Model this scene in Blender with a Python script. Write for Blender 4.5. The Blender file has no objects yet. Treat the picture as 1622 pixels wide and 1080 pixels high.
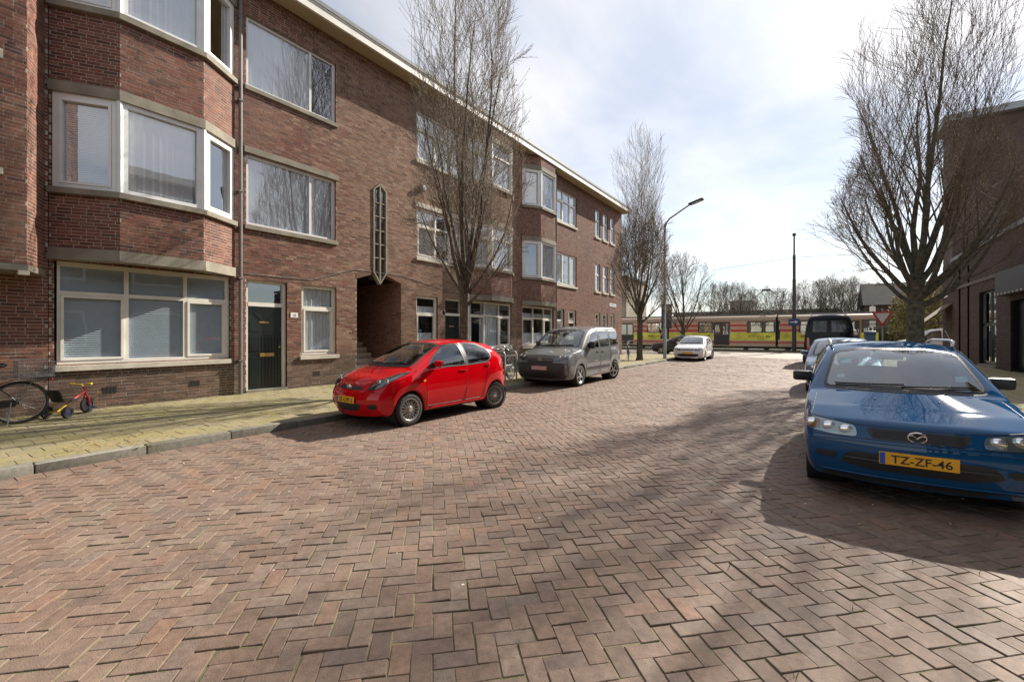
import bpy, bmesh, math, random
import numpy as np
from mathutils import Vector, Matrix, noise
from mathutils.bvhtree import BVHTree

SC = bpy.context.scene
COL = SC.collection
R = math.radians
random.seed(7)

# ------------------------------------------------------------------ camera, sky, sun, exposure
THETA = math.atan2(487, 700)                 # the street runs along +Y, the camera looks this far to its left
cam_d = bpy.data.cameras.new('camera'); cam = bpy.data.objects.new('camera', cam_d); COL.objects.link(cam)
cam.location = (0, 0, 1.56); cam.rotation_euler = (R(90), 0, THETA)
cam_d.sensor_width = 36; cam_d.lens = 36 * 700 / 1622; cam_d.shift_y = -11 / 1622
cam_d.clip_start = .05; cam_d.clip_end = 3000
SC.camera = cam

SUN_H = Vector((.25, .968)); SUN_EL = R(32.8)
sun_dir = Vector((SUN_H.x * math.cos(SUN_EL), SUN_H.y * math.cos(SUN_EL), math.sin(SUN_EL))).normalized()
sun_d = bpy.data.lights.new('sun', 'SUN'); sun = bpy.data.objects.new('sun', sun_d); COL.objects.link(sun)
sun_d.energy = 5.0; sun_d.angle = R(.5); sun_d.color = (1, .93, .82)
sun.rotation_euler = sun_dir.to_track_quat('Z', 'Y').to_euler(); sun.location = (10, 40, 40)

W = bpy.data.worlds.new('World'); SC.world = W; W.use_nodes = True
def build_world():
    nt = W.node_tree; nt.nodes.clear(); N = nt.nodes.new; L = nt.links.new
    out = N('ShaderNodeOutputWorld'); bg = N('ShaderNodeBackground'); bg.inputs[1].default_value = .060
    sky = N('ShaderNodeTexSky'); sky.sky_type = 'NISHITA'; sky.sun_disc = False
    sky.sun_elevation = SUN_EL; sky.sun_rotation = math.atan2(SUN_H.x, SUN_H.y)
    sky.air_density = 1.0; sky.dust_density = .25; sky.ozone_density = 1.2
    tc = N('ShaderNodeTexCoord'); sep = N('ShaderNodeSeparateXYZ'); L(tc.outputs['Generated'], sep.inputs[0])
    zz = N('ShaderNodeMath'); zz.operation = 'MAXIMUM'; L(sep.outputs[2], zz.inputs[0]); zz.inputs[1].default_value = 0
    za = N('ShaderNodeMath'); za.operation = 'ADD'; L(zz.outputs[0], za.inputs[0]); za.inputs[1].default_value = .16
    px = N('ShaderNodeMath'); px.operation = 'DIVIDE'; L(sep.outputs[0], px.inputs[0]); L(za.outputs[0], px.inputs[1])
    py = N('ShaderNodeMath'); py.operation = 'DIVIDE'; L(sep.outputs[1], py.inputs[0]); L(za.outputs[0], py.inputs[1])
    cmb = N('ShaderNodeCombineXYZ'); L(px.outputs[0], cmb.inputs[0]); L(py.outputs[0], cmb.inputs[1])
    mp = N('ShaderNodeMapping'); L(cmb.outputs[0], mp.inputs[0]); mp.inputs['Scale'].default_value = (.8, .62, 1); mp.inputs['Rotation'].default_value = (0, 0, R(35)); mp.inputs['Location'].default_value = (3.1, 1.7, 0)
    n1 = N('ShaderNodeTexNoise'); n1.inputs['Scale'].default_value = .8; n1.inputs['Detail'].default_value = 9; n1.inputs['Roughness'].default_value = .56; n1.inputs['Distortion'].default_value = .5
    L(mp.outputs[0], n1.inputs['Vector'])
    rmp = N('ShaderNodeValToRGB'); L(n1.outputs[0], rmp.inputs[0]); e = rmp.color_ramp.elements
    e[0].position = .36; e[0].color = (.22, .22, .22, 1); e[1].position = .68; e[1].color = (.97, .97, .97, 1)
    n2 = N('ShaderNodeTexNoise'); n2.inputs['Scale'].default_value = 2.6; n2.inputs['Detail'].default_value = 6; L(mp.outputs[0], n2.inputs['Vector'])
    r2 = N('ShaderNodeValToRGB'); L(n2.outputs[0], r2.inputs[0]); e = r2.color_ramp.elements
    e[0].position = .35; e[0].color = (7.4, 7.6, 8.0, 1); e[1].position = .62; e[1].color = (9.9, 9.4, 8.9, 1)
    # clouds catch the sky's own brightness as well, so they brighten towards the sun as the sky does
    ad = N('ShaderNodeMix'); ad.data_type = 'RGBA'; ad.blend_type = 'ADD'; ad.inputs[0].default_value = .22
    L(r2.outputs[0], ad.inputs[6]); L(sky.outputs[0], ad.inputs[7])
    mx = N('ShaderNodeMix'); mx.data_type = 'RGBA'; L(rmp.outputs[0], mx.inputs[0]); L(sky.outputs[0], mx.inputs[6]); L(ad.outputs[2], mx.inputs[7])
    L(mx.outputs[2], bg.inputs[0]); L(bg.outputs[0], out.inputs[0])
build_world()
SC.view_settings.view_transform = 'Standard'; SC.view_settings.look = 'None'
SC.view_settings.exposure = 1.0; SC.view_settings.gamma = 1
SC.cycles.max_bounces = 7; SC.cycles.transparent_max_bounces = 12; SC.cycles.caustics_reflective = False; SC.cycles.caustics_refractive = False
SC.cycles.use_denoising = True; SC.cycles.denoising_input_passes = 'RGB_ALBEDO_NORMAL'; SC.cycles.denoising_prefilter = 'NONE'; SC.cycles.use_adaptive_sampling = False

# ------------------------------------------------------------------ object helpers
def tag(o, label=None, cat=None, group=None, kind=None):
    if label: o['label'] = label
    if cat: o['category'] = cat
    if group: o['group'] = group
    if kind: o['kind'] = kind
    return o
def adopt(o, parent):
    """parent a mesh given in world coordinates to a thing (an Empty that stands at its base)"""
    if parent is None: return o
    o.parent = parent
    if parent.type == 'EMPTY' and parent.get('_static'):
        o.matrix_parent_inverse = Matrix.Translation(-Vector(parent.location))
    return o
def thing(name, loc, label, cat, group=None, rz=0, static=False):
    o = bpy.data.objects.new(name, None); COL.objects.link(o); o.location = loc; o.rotation_euler = (0, 0, rz)
    o.empty_display_size = .2
    if static: o['_static'] = 1
    return tag(o, label, cat, group)
def copy_tree(o, parent=None):
    c = o.copy(); COL.objects.link(c); c.parent = parent
    for ch in list(o.children): copy_tree(ch, c)
    return c
def place(mesh, name, parent=None, loc=(0, 0, 0), rot=(0, 0, 0), scale=None):
    o = bpy.data.objects.new(name, mesh); COL.objects.link(o); o.location = loc; o.rotation_euler = rot
    if scale: o.scale = scale
    return adopt(o, parent)

class MB:
    """collects shapes, links them as ONE mesh object"""
    def __init__(s): s.v = []; s.f = []
    def add(s, vs, fs):
        n = len(s.v); s.v.extend(vs); s.f.extend([tuple(i + n for i in f) for f in fs]); return s
    def quad(s, a, b, c, d): return s.add([tuple(a), tuple(b), tuple(c), tuple(d)], [(0, 1, 2, 3)])
    def box(s, x0, x1, y0, y1, z0, z1):
        return s.add([(x0,y0,z0),(x1,y0,z0),(x1,y1,z0),(x0,y1,z0),(x0,y0,z1),(x1,y0,z1),(x1,y1,z1),(x0,y1,z1)],
                     [(0,3,2,1),(4,5,6,7),(0,1,5,4),(1,2,6,5),(2,3,7,6),(3,0,4,7)])
    def bbox(s, x0, x1, y0, y1, z0, z1, b):
        """box with all edges bevelled by b"""
        bm = bmesh.new(); bmesh.ops.create_cube(bm, size=1)
        for v in bm.verts: v.co = Vector((x0 + (v.co.x + .5) * (x1 - x0), y0 + (v.co.y + .5) * (y1 - y0), z0 + (v.co.z + .5) * (z1 - z0)))
        bmesh.ops.bevel(bm, geom=bm.edges[:], offset=b, segments=2, affect='EDGES', profile=.6)
        return s.bm(bm)
    def bm(s, bm, mat=None):
        bm.verts.index_update()
        s.add([tuple(mat @ v.co) if mat else tuple(v.co) for v in bm.verts], [[v.index for v in f.verts] for f in bm.faces]); bm.free(); return s
    def obox(s, m, *a, bevel=0):
        t = MB(); t.bbox(*a, bevel) if bevel else t.box(*a)
        return s.add([tuple(m @ Vector(v)) for v in t.v], t.f)
    def ell(s, c, r, seg=16, rings=8, m=None):
        bm = bmesh.new(); bmesh.ops.create_uvsphere(bm, u_segments=seg, v_segments=rings, radius=1)
        mm = Matrix.Translation(c) @ (m if m else Matrix()) @ Matrix.Diagonal((*r, 1))
        return s.bm(bm, mm)
    def tube(s, pts, rad, sides=6, cap=True, closed=False):
        P = [Vector(p) for p in pts]; n = len(P)
        if not hasattr(rad, '__len__'): rad = [rad] * n
        base = len(s.v); up = None
        for i, p in enumerate(P):
            if closed: t = P[(i + 1) % n] - P[i - 1]
            else: t = P[min(i + 1, n - 1)] - P[max(i - 1, 0)]
            if t.length < 1e-9: t = Vector((0, 0, 1))
            t.normalize()
            if up is None: up = t.orthogonal().normalized()
            up = up - t * up.dot(t)
            up = up.normalized() if up.length > 1e-6 else t.orthogonal().normalized()
            bn = t.cross(up)
            for k in range(sides):
                a = 2 * math.pi * k / sides
                s.v.append(tuple(p + (up * math.cos(a) + bn * math.sin(a)) * rad[i]))
        m = n if closed else n - 1
        for i in range(m):
            j = (i + 1) % n
            for k in range(sides):
                q = (k + 1) % sides
                s.f.append((base + i * sides + k, base + i * sides + q, base + j * sides + q, base + j * sides + k))
        if cap and not closed:
            s.f.append(tuple(base + k for k in reversed(range(sides)))); s.f.append(tuple(base + (n - 1) * sides + k for k in range(sides)))
        return s
    def lathe(s, prof, m=None, seg=24, closed=False):
        """prof: (radius, height) turned about local z"""
        m = m or Matrix(); base = len(s.v); n = len(prof)
        for r, h in prof:
            for k in range(seg):
                a = 2 * math.pi * k / seg; s.v.append(tuple(m @ Vector((r * math.cos(a), r * math.sin(a), h))))
        for i in range(n if closed else n - 1):
            j = (i + 1) % n
            for k in range(seg):
                q = (k + 1) % seg
                s.f.append((base + i * seg + k, base + i * seg + q, base + j * seg + q, base + j * seg + k))
        return s
    def prism(s, poly, d0, d1, m=None):
        """poly in local x,y pushed from z=d0 to z=d1"""
        m = m or Matrix(); n = len(poly); base = len(s.v)
        for d in (d0, d1):
            for x, y in poly: s.v.append(tuple(m @ Vector((x, y, d))))
        s.f.append(tuple(base + k for k in reversed(range(n)))); s.f.append(tuple(base + n + k for k in range(n)))
        for k in range(n):
            q = (k + 1) % n; s.f.append((base + k, base + q, base + n + q, base + n + k))
        return s
    def mesh(s, name, mat, smooth=False, angle=None):
        me = bpy.data.meshes.new(name); me.from_pydata(s.v, [], s.f)
        if mat: me.materials.append(mat)
        if smooth:
            me.polygons.foreach_set('use_smooth', [True] * len(me.polygons))
            if angle: me.set_sharp_from_angle(angle=R(angle))
        me.update(); return me
    def build(s, name, mat, parent=None, smooth=False, angle=35, kind=None, loc=(0, 0, 0)):
        o = bpy.data.objects.new(name, s.mesh(name, mat, smooth, angle)); COL.objects.link(o); o.location = loc
        if kind: o['kind'] = kind
        return adopt(o, parent)

def np_mesh(name, verts, quads, mat, smooth=False):
    """verts (n,3), quads (m,4) arrays -> mesh, fast"""
    me = bpy.data.meshes.new(name); nv = len(verts); nf = len(quads)
    me.vertices.add(nv); me.vertices.foreach_set('co', np.asarray(verts, np.float32).ravel())
    me.loops.add(nf * 4); me.loops.foreach_set('vertex_index', np.asarray(quads, np.int32).ravel())
    me.polygons.add(nf); me.polygons.foreach_set('loop_start', np.arange(0, nf * 4, 4, dtype=np.int32))
    me.update(calc_edges=True)
    me.polygons.foreach_set('use_smooth', np.full(nf, bool(smooth)))
    if mat: me.materials.append(mat)
    me.validate(); return me

# ------------------------------------------------------------------ materials
MAT = {}
def ramp(nt, fac, stops):
    r = nt.nodes.new('ShaderNodeValToRGB'); e = r.color_ramp.elements
    while len(e) < len(stops): e.new(.5)
    for el, (p, c) in zip(e, stops): el.position = p; el.color = (*c, 1)
    nt.links.new(fac, r.inputs[0]); return r.outputs[0]
def mat(name, col=(.5, .5, .5), rough=.6, metal=0, spec=.5, coat=0, noise_amt=0, noise_scale=8, bump=0, bump_scale=60, emit=None, trans=0, grime=None, sheen=0):
    """a plain Principled with procedural mottling and fine relief"""
    m = bpy.data.materials.new(name); m.use_nodes = True; nt = m.node_tree; N = nt.nodes.new; L = nt.links.new
    b = nt.nodes['Principled BSDF']; b.inputs['Base Color'].default_value = (*col, 1); b.inputs['Roughness'].default_value = rough
    b.inputs['Metallic'].default_value = metal; b.inputs['Specular IOR Level'].default_value = spec; b.inputs['Coat Weight'].default_value = coat; b.inputs['Coat Roughness'].default_value = .03
    if noise_amt or bump:
        tc = N('ShaderNodeTexCoord')
    if noise_amt:
        n = N('ShaderNodeTexNoise'); n.inputs['Scale'].default_value = noise_scale; n.inputs['Detail'].default_value = 6; L(tc.outputs['Object'], n.inputs['Vector'])
        lo = tuple(c * (1 - noise_amt) for c in col); hi = tuple(min(1, c * (1 + noise_amt)) for c in col)
        if grime: lo = grime
        L(ramp(nt, n.outputs[0], [(.3, lo), (.7, hi)]), b.inputs['Base Color'])
    if bump:
        n = N('ShaderNodeTexNoise'); n.inputs['Scale'].default_value = bump_scale; n.inputs['Detail'].default_value = 5; L(tc.outputs['Object'], n.inputs['Vector'])
        bp = N('ShaderNodeBump'); bp.inputs['Strength'].default_value = bump; bp.inputs['Distance'].default_value = .01; L(n.outputs[0], bp.inputs['Height']); L(bp.outputs[0], b.inputs['Normal'])
    if emit: b.inputs['Emission Color'].default_value = (*emit[0], 1); b.inputs['Emission Strength'].default_value = emit[1]
    MAT[name] = m; return m
def piece_mat(name, stops, rough=.85, bump=.35, bump_scale=90, spots=None, wear=None, spec=.3):
    """many alike pieces: every brick or tile draws its own tone (islands in one mesh or objects of their own)"""
    m = bpy.data.materials.new(name); m.use_nodes = True; nt = m.node_tree; N = nt.nodes.new; L = nt.links.new
    b = nt.nodes['Principled BSDF']; b.inputs['Roughness'].default_value = rough; b.inputs['Specular IOR Level'].default_value = spec
    g = N('ShaderNodeNewGeometry'); oi = N('ShaderNodeObjectInfo'); ad = N('ShaderNodeMath'); ad.operation = 'ADD'
    L(g.outputs['Random Per Island'], ad.inputs[0]); L(oi.outputs['Random'], ad.inputs[1])
    fr = N('ShaderNodeMath'); fr.operation = 'FRACT'; L(ad.outputs[0], fr.inputs[0])
    col = ramp(nt, fr.outputs[0], stops)
    pos = g.outputs['Position']
    n = N('ShaderNodeTexNoise'); n.inputs['Scale'].default_value = 22; n.inputs['Detail'].default_value = 7; L(pos, n.inputs['Vector'])
    mr = N('ShaderNodeMapRange'); L(n.outputs[0], mr.inputs[0]); mr.inputs[1].default_value = .25; mr.inputs[2].default_value = .75; mr.inputs[3].default_value = .74; mr.inputs[4].default_value = 1.24
    mu = N('ShaderNodeMix'); mu.data_type = 'RGBA'; mu.blend_type = 'MULTIPLY'; mu.inputs[0].default_value = 1
    L(col, mu.inputs[6]); L(mr.outputs[0], mu.inputs[7]); col = mu.outputs[2]
    if wear:           # large soft patches: (colour, amount, scale)
        for (wc, amt, sc, lo, hi, *zs) in wear:
            n3 = N('ShaderNodeTexNoise'); n3.inputs['Scale'].default_value = sc; n3.inputs['Detail'].default_value = 7; n3.inputs['Roughness'].default_value = .65
            vm = N('ShaderNodeVectorMath'); vm.operation = 'MULTIPLY'; L(pos, vm.inputs[0]); vm.inputs[1].default_value = (1, 1, zs[0] if zs else 1); L(vm.outputs[0], n3.inputs['Vector'])
            m3 = N('ShaderNodeMapRange'); L(n3.outputs[0], m3.inputs[0]); m3.inputs[1].default_value = lo; m3.inputs[2].default_value = hi; m3.inputs[3].default_value = 0; m3.inputs[4].default_value = amt
            x = N('ShaderNodeMix'); x.data_type = 'RGBA'; L(m3.outputs[0], x.inputs[0]); L(col, x.inputs[6]); x.inputs[7].default_value = (*wc, 1); col = x.outputs[2]
    if spots:          # small dark pits / pale flecks
        n4 = N('ShaderNodeTexNoise'); n4.inputs['Scale'].default_value = spots[1]; n4.inputs['Detail'].default_value = 3; L(pos, n4.inputs['Vector'])
        m4 = N('ShaderNodeMapRange'); L(n4.outputs[0], m4.inputs[0]); m4.inputs[1].default_value = .64; m4.inputs[2].default_value = .70; m4.inputs[4].default_value = .7
        x = N('ShaderNodeMix'); x.data_type = 'RGBA'; L(m4.outputs[0], x.inputs[0]); L(col, x.inputs[6]); x.inputs[7].default_value = (*spots[0], 1); col = x.outputs[2]
    L(col, b.inputs['Base Color'])
    nb = N('ShaderNodeTexNoise'); nb.inputs['Scale'].default_value = bump_scale; nb.inputs['Detail'].default_value = 5; L(pos, nb.inputs['Vector'])
    bp = N('ShaderNodeBump'); bp.inputs['Strength'].default_value = bump; bp.inputs['Distance'].default_value = .006; L(nb.outputs[0], bp.inputs['Height']); L(bp.outputs[0], b.inputs['Normal'])
    MAT[name] = m; return m
def glass_mat(name, tint=(.8, .85, .86), refl=1.0, base=.03):
    m = bpy.data.materials.new(name); m.use_nodes = True; nt = m.node_tree; nt.nodes.clear(); N = nt.nodes.new; L = nt.links.new
    out = N('ShaderNodeOutputMaterial'); tr = N('ShaderNodeBsdfTransparent'); tr.inputs[0].default_value = (*tint, 1)
    gl = N('ShaderNodeBsdfGlossy'); gl.inputs['Roughness'].default_value = .0; gl.inputs[0].default_value = (.95, .97, 1, 1)
    fr = N('ShaderNodeFresnel'); ge = N('ShaderNodeNewGeometry'); mi = N('ShaderNodeMapRange'); L(ge.outputs['Backfacing'], mi.inputs[0]); mi.inputs[3].default_value = 1.5; mi.inputs[4].default_value = 1 / 1.5   # the same from both sides of a thin pane
    L(mi.outputs[0], fr.inputs[0])
    tc = N('ShaderNodeTexCoord'); n = N('ShaderNodeTexNoise'); n.inputs['Scale'].default_value = 1.5; n.inputs['Detail'].default_value = 1; L(tc.outputs['Object'], n.inputs['Vector'])
    bp = N('ShaderNodeBump'); bp.inputs['Strength'].default_value = .035; bp.inputs['Distance'].default_value = .05; L(n.outputs[0], bp.inputs['Height']); L(bp.outputs[0], gl.inputs['Normal'])
    ma = N('ShaderNodeMath'); ma.operation = 'MULTIPLY_ADD'; L(fr.outputs[0], ma.inputs[0]); ma.inputs[1].default_value = refl; ma.inputs[2].default_value = base; ma.use_clamp = True
    mx = N('ShaderNodeMixShader'); L(ma.outputs[0], mx.inputs[0]); L(tr.outputs[0], mx.inputs[1]); L(gl.outputs[0], mx.inputs[2]); L(mx.outputs[0], out.inputs[0])
    MAT[name] = m; return m

piece_mat('road_brick', [(0, (0.141, 0.098, 0.075)), (.12, (0.169, 0.112, 0.083)), (.32, (0.190, 0.127, 0.094)), (.5, (0.211, 0.144, 0.109)), (.66, (0.153, 0.110, 0.090)), (.80, (0.223, 0.135, 0.094)), (.9, (0.177, 0.132, 0.106)), (1, (0.230, 0.165, 0.124))], rough=.74, bump=.5, bump_scale=140,
          spots=((.07, .055, .05), 75), wear=[((.235, .18, .135), .55, .8, .48, .72), ((.13, .098, .08), .45, 2.3, .55, .76), ((.07, .058, .05), .55, .55, .58, .74), ((.2, .18, .11), .25, 3.1, .6, .75)], spec=.35)
mat('joint_sand', (.20, .165, .10), .95, noise_amt=.35, noise_scale=1.1, bump=.6, bump_scale=90, grime=(.085, .10, .03))
piece_mat('pavement_tile', [(0, (0.243, 0.207, 0.126)), (.5, (0.270, 0.229, 0.139)), (1, (0.216, 0.189, 0.118))], rough=.9, wear=[((.25, .215, .08), .75, 1.6, .42, .66), ((.20, .17, .11), .5, 3.5, .5, .75)], spots=((.16, .14, .09), 60))
piece_mat('kerb_stone', [(0, (0.162, 0.149, 0.123)), (1, (0.246, 0.230, 0.193))], rough=.9, wear=[((.17, .165, .09), .6, 2.2, .48, .7), ((.11, .10, .085), .6, 6, .52, .72)], spots=((.12, .11, .095), 40))
piece_mat('facade_brick', [(0, (0.107, 0.042, 0.029)), (.16, (0.178, 0.071, 0.048)), (.36, (0.220, 0.090, 0.060)), (.55, (0.156, 0.059, 0.040)), (.72, (0.253, 0.117, 0.077)), (.86, (0.085, 0.042, 0.034)), (1, (0.202, 0.097, 0.067))], rough=.85, bump=.5,
          wear=[((.26, .18, .13), .4, .5, .5, .75), ((.06, .042, .036), .55, .9, .52, .8), ((.055, .04, .035), .6, 1.6, .56, .8, .12)])
piece_mat('plinth_brick', [(0, (0.090, 0.056, 0.043)), (.4, (0.135, 0.081, 0.059)), (.7, (0.171, 0.099, 0.070)), (1, (0.072, 0.050, 0.041))], rough=.85, bump=.5, wear=[((.16, .14, .09), .4, 1.5, .5, .75)])
piece_mat('tan_brick', [(0, (0.175, 0.092, 0.060)), (.2, (0.267, 0.153, 0.097)), (.45, (0.221, 0.116, 0.075)), (.65, (0.312, 0.189, 0.125)), (.85, (0.138, 0.074, 0.051)), (1, (0.248, 0.139, 0.093))], rough=.85, bump=.5, wear=[((.10, .06, .045), .35, .9, .54, .8), ((.08, .055, .045), .5, 1.6, .56, .8, .12)])
piece_mat('dark_brick', [(0, (0.053, 0.030, 0.026)), (.5, (0.075, 0.042, 0.035)), (1, (0.098, 0.056, 0.045))], rough=.85, bump=.5)
mat('mortar', (.40, .355, .30), .95, noise_amt=.25, noise_scale=3, bump=.5, bump_scale=120)
mat('dark_mortar', (.15, .125, .11), .95, noise_amt=.25, noise_scale=3)
mat('stone', (.23, .205, .16), .85, noise_amt=.28, noise_scale=2.5, bump=.4, bump_scale=40)
mat('pale_stone', (.52, .48, .40), .8, noise_amt=.18, noise_scale=4, bump=.3)
mat('cream_paint', (.77, .74, .66), .42, noise_amt=.09, noise_scale=3)
mat('white_paint', (.74, .74, .73), .35, noise_amt=.06, noise_scale=3)
mat('soffit', (.42, .36, .24), .6, noise_amt=.1, noise_scale=2)
mat('fascia', (.72, .69, .62), .5, noise_amt=.12, noise_scale=2)
mat('lead', (.16, .17, .17), .6, noise_amt=.2)
mat('door_green', (.004, .011, .010), .3, coat=.2, noise_amt=.2)
mat('brass', (.55, .38, .14), .35, metal=1)
mat('curtain', (.72, .73, .75), .9, noise_amt=.08, noise_scale=3)
mat('blind', (.60, .66, .70), .55, noise_amt=.05)
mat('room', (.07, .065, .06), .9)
mat('rubber', (.022, .021, .02), .8, noise_amt=.3, noise_scale=20)
mat('tyre', (.035, .031, .027), .82, noise_amt=.35, noise_scale=18, bump=.3)
mat('black_plastic', (.02, .02, .021), .5, noise_amt=.2)
mat('dark_plastic', (.04, .041, .044), .6, noise_amt=.15)
mat('seat_cloth', (.055, .057, .062), .9, noise_amt=.2)
mat('chrome', (.75, .75, .76), .12, metal=1)
mat('alloy', (.52, .52, .52), .3, metal=.9, noise_amt=.1)
mat('dark_alloy', (.30, .29, .28), .35, metal=.7)
mat('steel', (.33, .34, .35), .42, metal=.8, noise_amt=.15)
mat('galvanised', (.36, .38, .38), .5, metal=.5, noise_amt=.15)
mat('lens', (.75, .78, .8), .08, spec=.8, coat=1)
mat('amber', (.75, .25, .03), .2, coat=1)
mat('red_lens', (.45, .012, .012), .15, coat=1)
mat('plate_yellow', (.82, .40, .015), .45, noise_amt=.06)
mat('plate_blue', (.02, .08, .42), .45)
mat('plate_pink', (.55, .36, .34), .5, noise_amt=.12, noise_scale=40)
mat('ink', (.012, .012, .012), .5)
mat('paper', (.72, .71, .62), .8)
mat('sticker', (.35, .6, .68), .5)
mat('bark', (.095, .08, .06), .95, noise_amt=.5, noise_scale=9, bump=1.0, bump_scale=30, grime=(.035, .04, .022))
mat('twig', (.165, .125, .088), .9, noise_amt=.35, noise_scale=2)
mat('far_twig', (.20, .175, .145), .95, noise_amt=.3, noise_scale=.6)
mat('white', (.8, .8, .79), .5)
glass_mat('window_glass', (.97, .98, .98), 2.4, .16)
glass_mat('clear_glass', (.85, .89, .92), 1.6, .04)
glass_mat('tint_glass', (.12, .13, .15), .7, .02)
glass_mat('car_glass', (.62, .70, .68), 1.9, .06)
def paint(name, col, metal=0, flake=0):
    m = mat(name, col, .45, metal, coat=1, noise_amt=.04, noise_scale=3, spec=0); m.node_tree.nodes['Principled BSDF'].inputs['Coat IOR'].default_value = 1.5
    return m
paint('paint_red', (.50, .0, .004)); paint('paint_blue', (.004, .065, .175), 0); MAT['paint_blue'].node_tree.nodes['Principled BSDF'].inputs['Coat Weight'].default_value = .9
paint('paint_grey', (.17, .17, .167), .3)
paint('paint_white', (.72, .72, .73)); paint('paint_dark', (.006, .008, .013), 0); MAT['paint_dark'].node_tree.nodes['Principled BSDF'].inputs['Coat Weight'].default_value = .35; paint('paint_silver', (.10, .15, .235), .3); paint('paint_charcoal', (.045, .05, .055), .4)
# ------------------------------------------------------------------ ground, road, pavements
KX, FX = -7.15, -11.6            # left kerb line, left facade
RKX, RFX = 1.95, 6.1             # right kerb line, right facade
CAMV = Vector((0, 0, 1.56))
def pix(x, y, z):
    """where a world point falls in the photograph (1622 x 1080)"""
    c, s = math.cos(THETA), math.sin(THETA)
    zc = -x * s + y * c; xc = x * c + y * s
    if zc < .2: return None
    return 811 + 700 * xc / zc, 529 - 700 * (z - 1.56) / zc
def in_view(x, y, z, m=10):
    p = pix(x, y, z); return p is not None and -m < p[0] < 1622 + m and -m < p[1] < 1080 + m
def und(x, y): return (.02 * noise.noise((x * .45, y * .45, 3))) + .007 * noise.noise((x * 1.7, y * 1.7, 8))

mb = MB(); mb.quad((-600, -200, -.16), (600, -200, -.16), (600, 900, -.16), (-600, 900, -.16))
tag(mb.build('ground', mat('earth', (.10, .09, .06), .95, noise_amt=.3, noise_scale=.4)), kind='structure')

def sheet(name, x0, x1, y0, y1, step, zf, material, parent=None):
    xs = np.arange(x0, x1 + step * .5, step); ys = np.arange(y0, y1 + step * .5, step)
    v = [(x, y, zf(x, y)) for y in ys for x in xs]; n = len(xs)
    f = [(j * n + i, j * n + i + 1, (j + 1) * n + i + 1, (j + 1) * n + i) for j in range(len(ys) - 1) for i in range(n - 1)]
    return place(np_mesh(name, v, f, material, True), name, parent)

road = tag(sheet('road', KX - .05, RKX + .05, -3, 33.2, .12, lambda x, y: und(x, y) - .0062, MAT['joint_sand']), kind='structure')

def brick_shape(l, w, h=.035, b=.003):
    a, c = l / 2, w / 2
    v = [(-a+b,-c+b,0),(a-b,-c+b,0),(a-b,c-b,0),(-a+b,c-b,0), (-a,-c,-b),(a,-c,-b),(a,c,-b),(-a,c,-b), (-a,-c,-h),(a,-c,-h),(a,c,-h),(-a,c,-h)]
    f = [(0,1,2,3)] + [(4+i,4+(i+1)%4,(i+1)%4,i) for i in range(4)] + [(8+i,8+(i+1)%4,4+(i+1)%4,4+i) for i in range(4)]
    return np.array(v), np.array(f)
def clip_poly(p, x0, x1, y0, y1):
    for ax, lim, sg in ((0, x0, 1), (0, x1, -1), (1, y0, 1), (1, y1, -1)):
        q = []
        for i in range(len(p)):
            a, b = p[i - 1], p[i]; da, db = sg * (a[ax] - lim), sg * (b[ax] - lim)
            if (da < 0) != (db < 0):
                t = da / (da - db); q.append((a[0] + t * (b[0] - a[0]), a[1] + t * (b[1] - a[1])))
            if db >= 0: q.append(b)
        p = q
        if not p: return p
    return p

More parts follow.
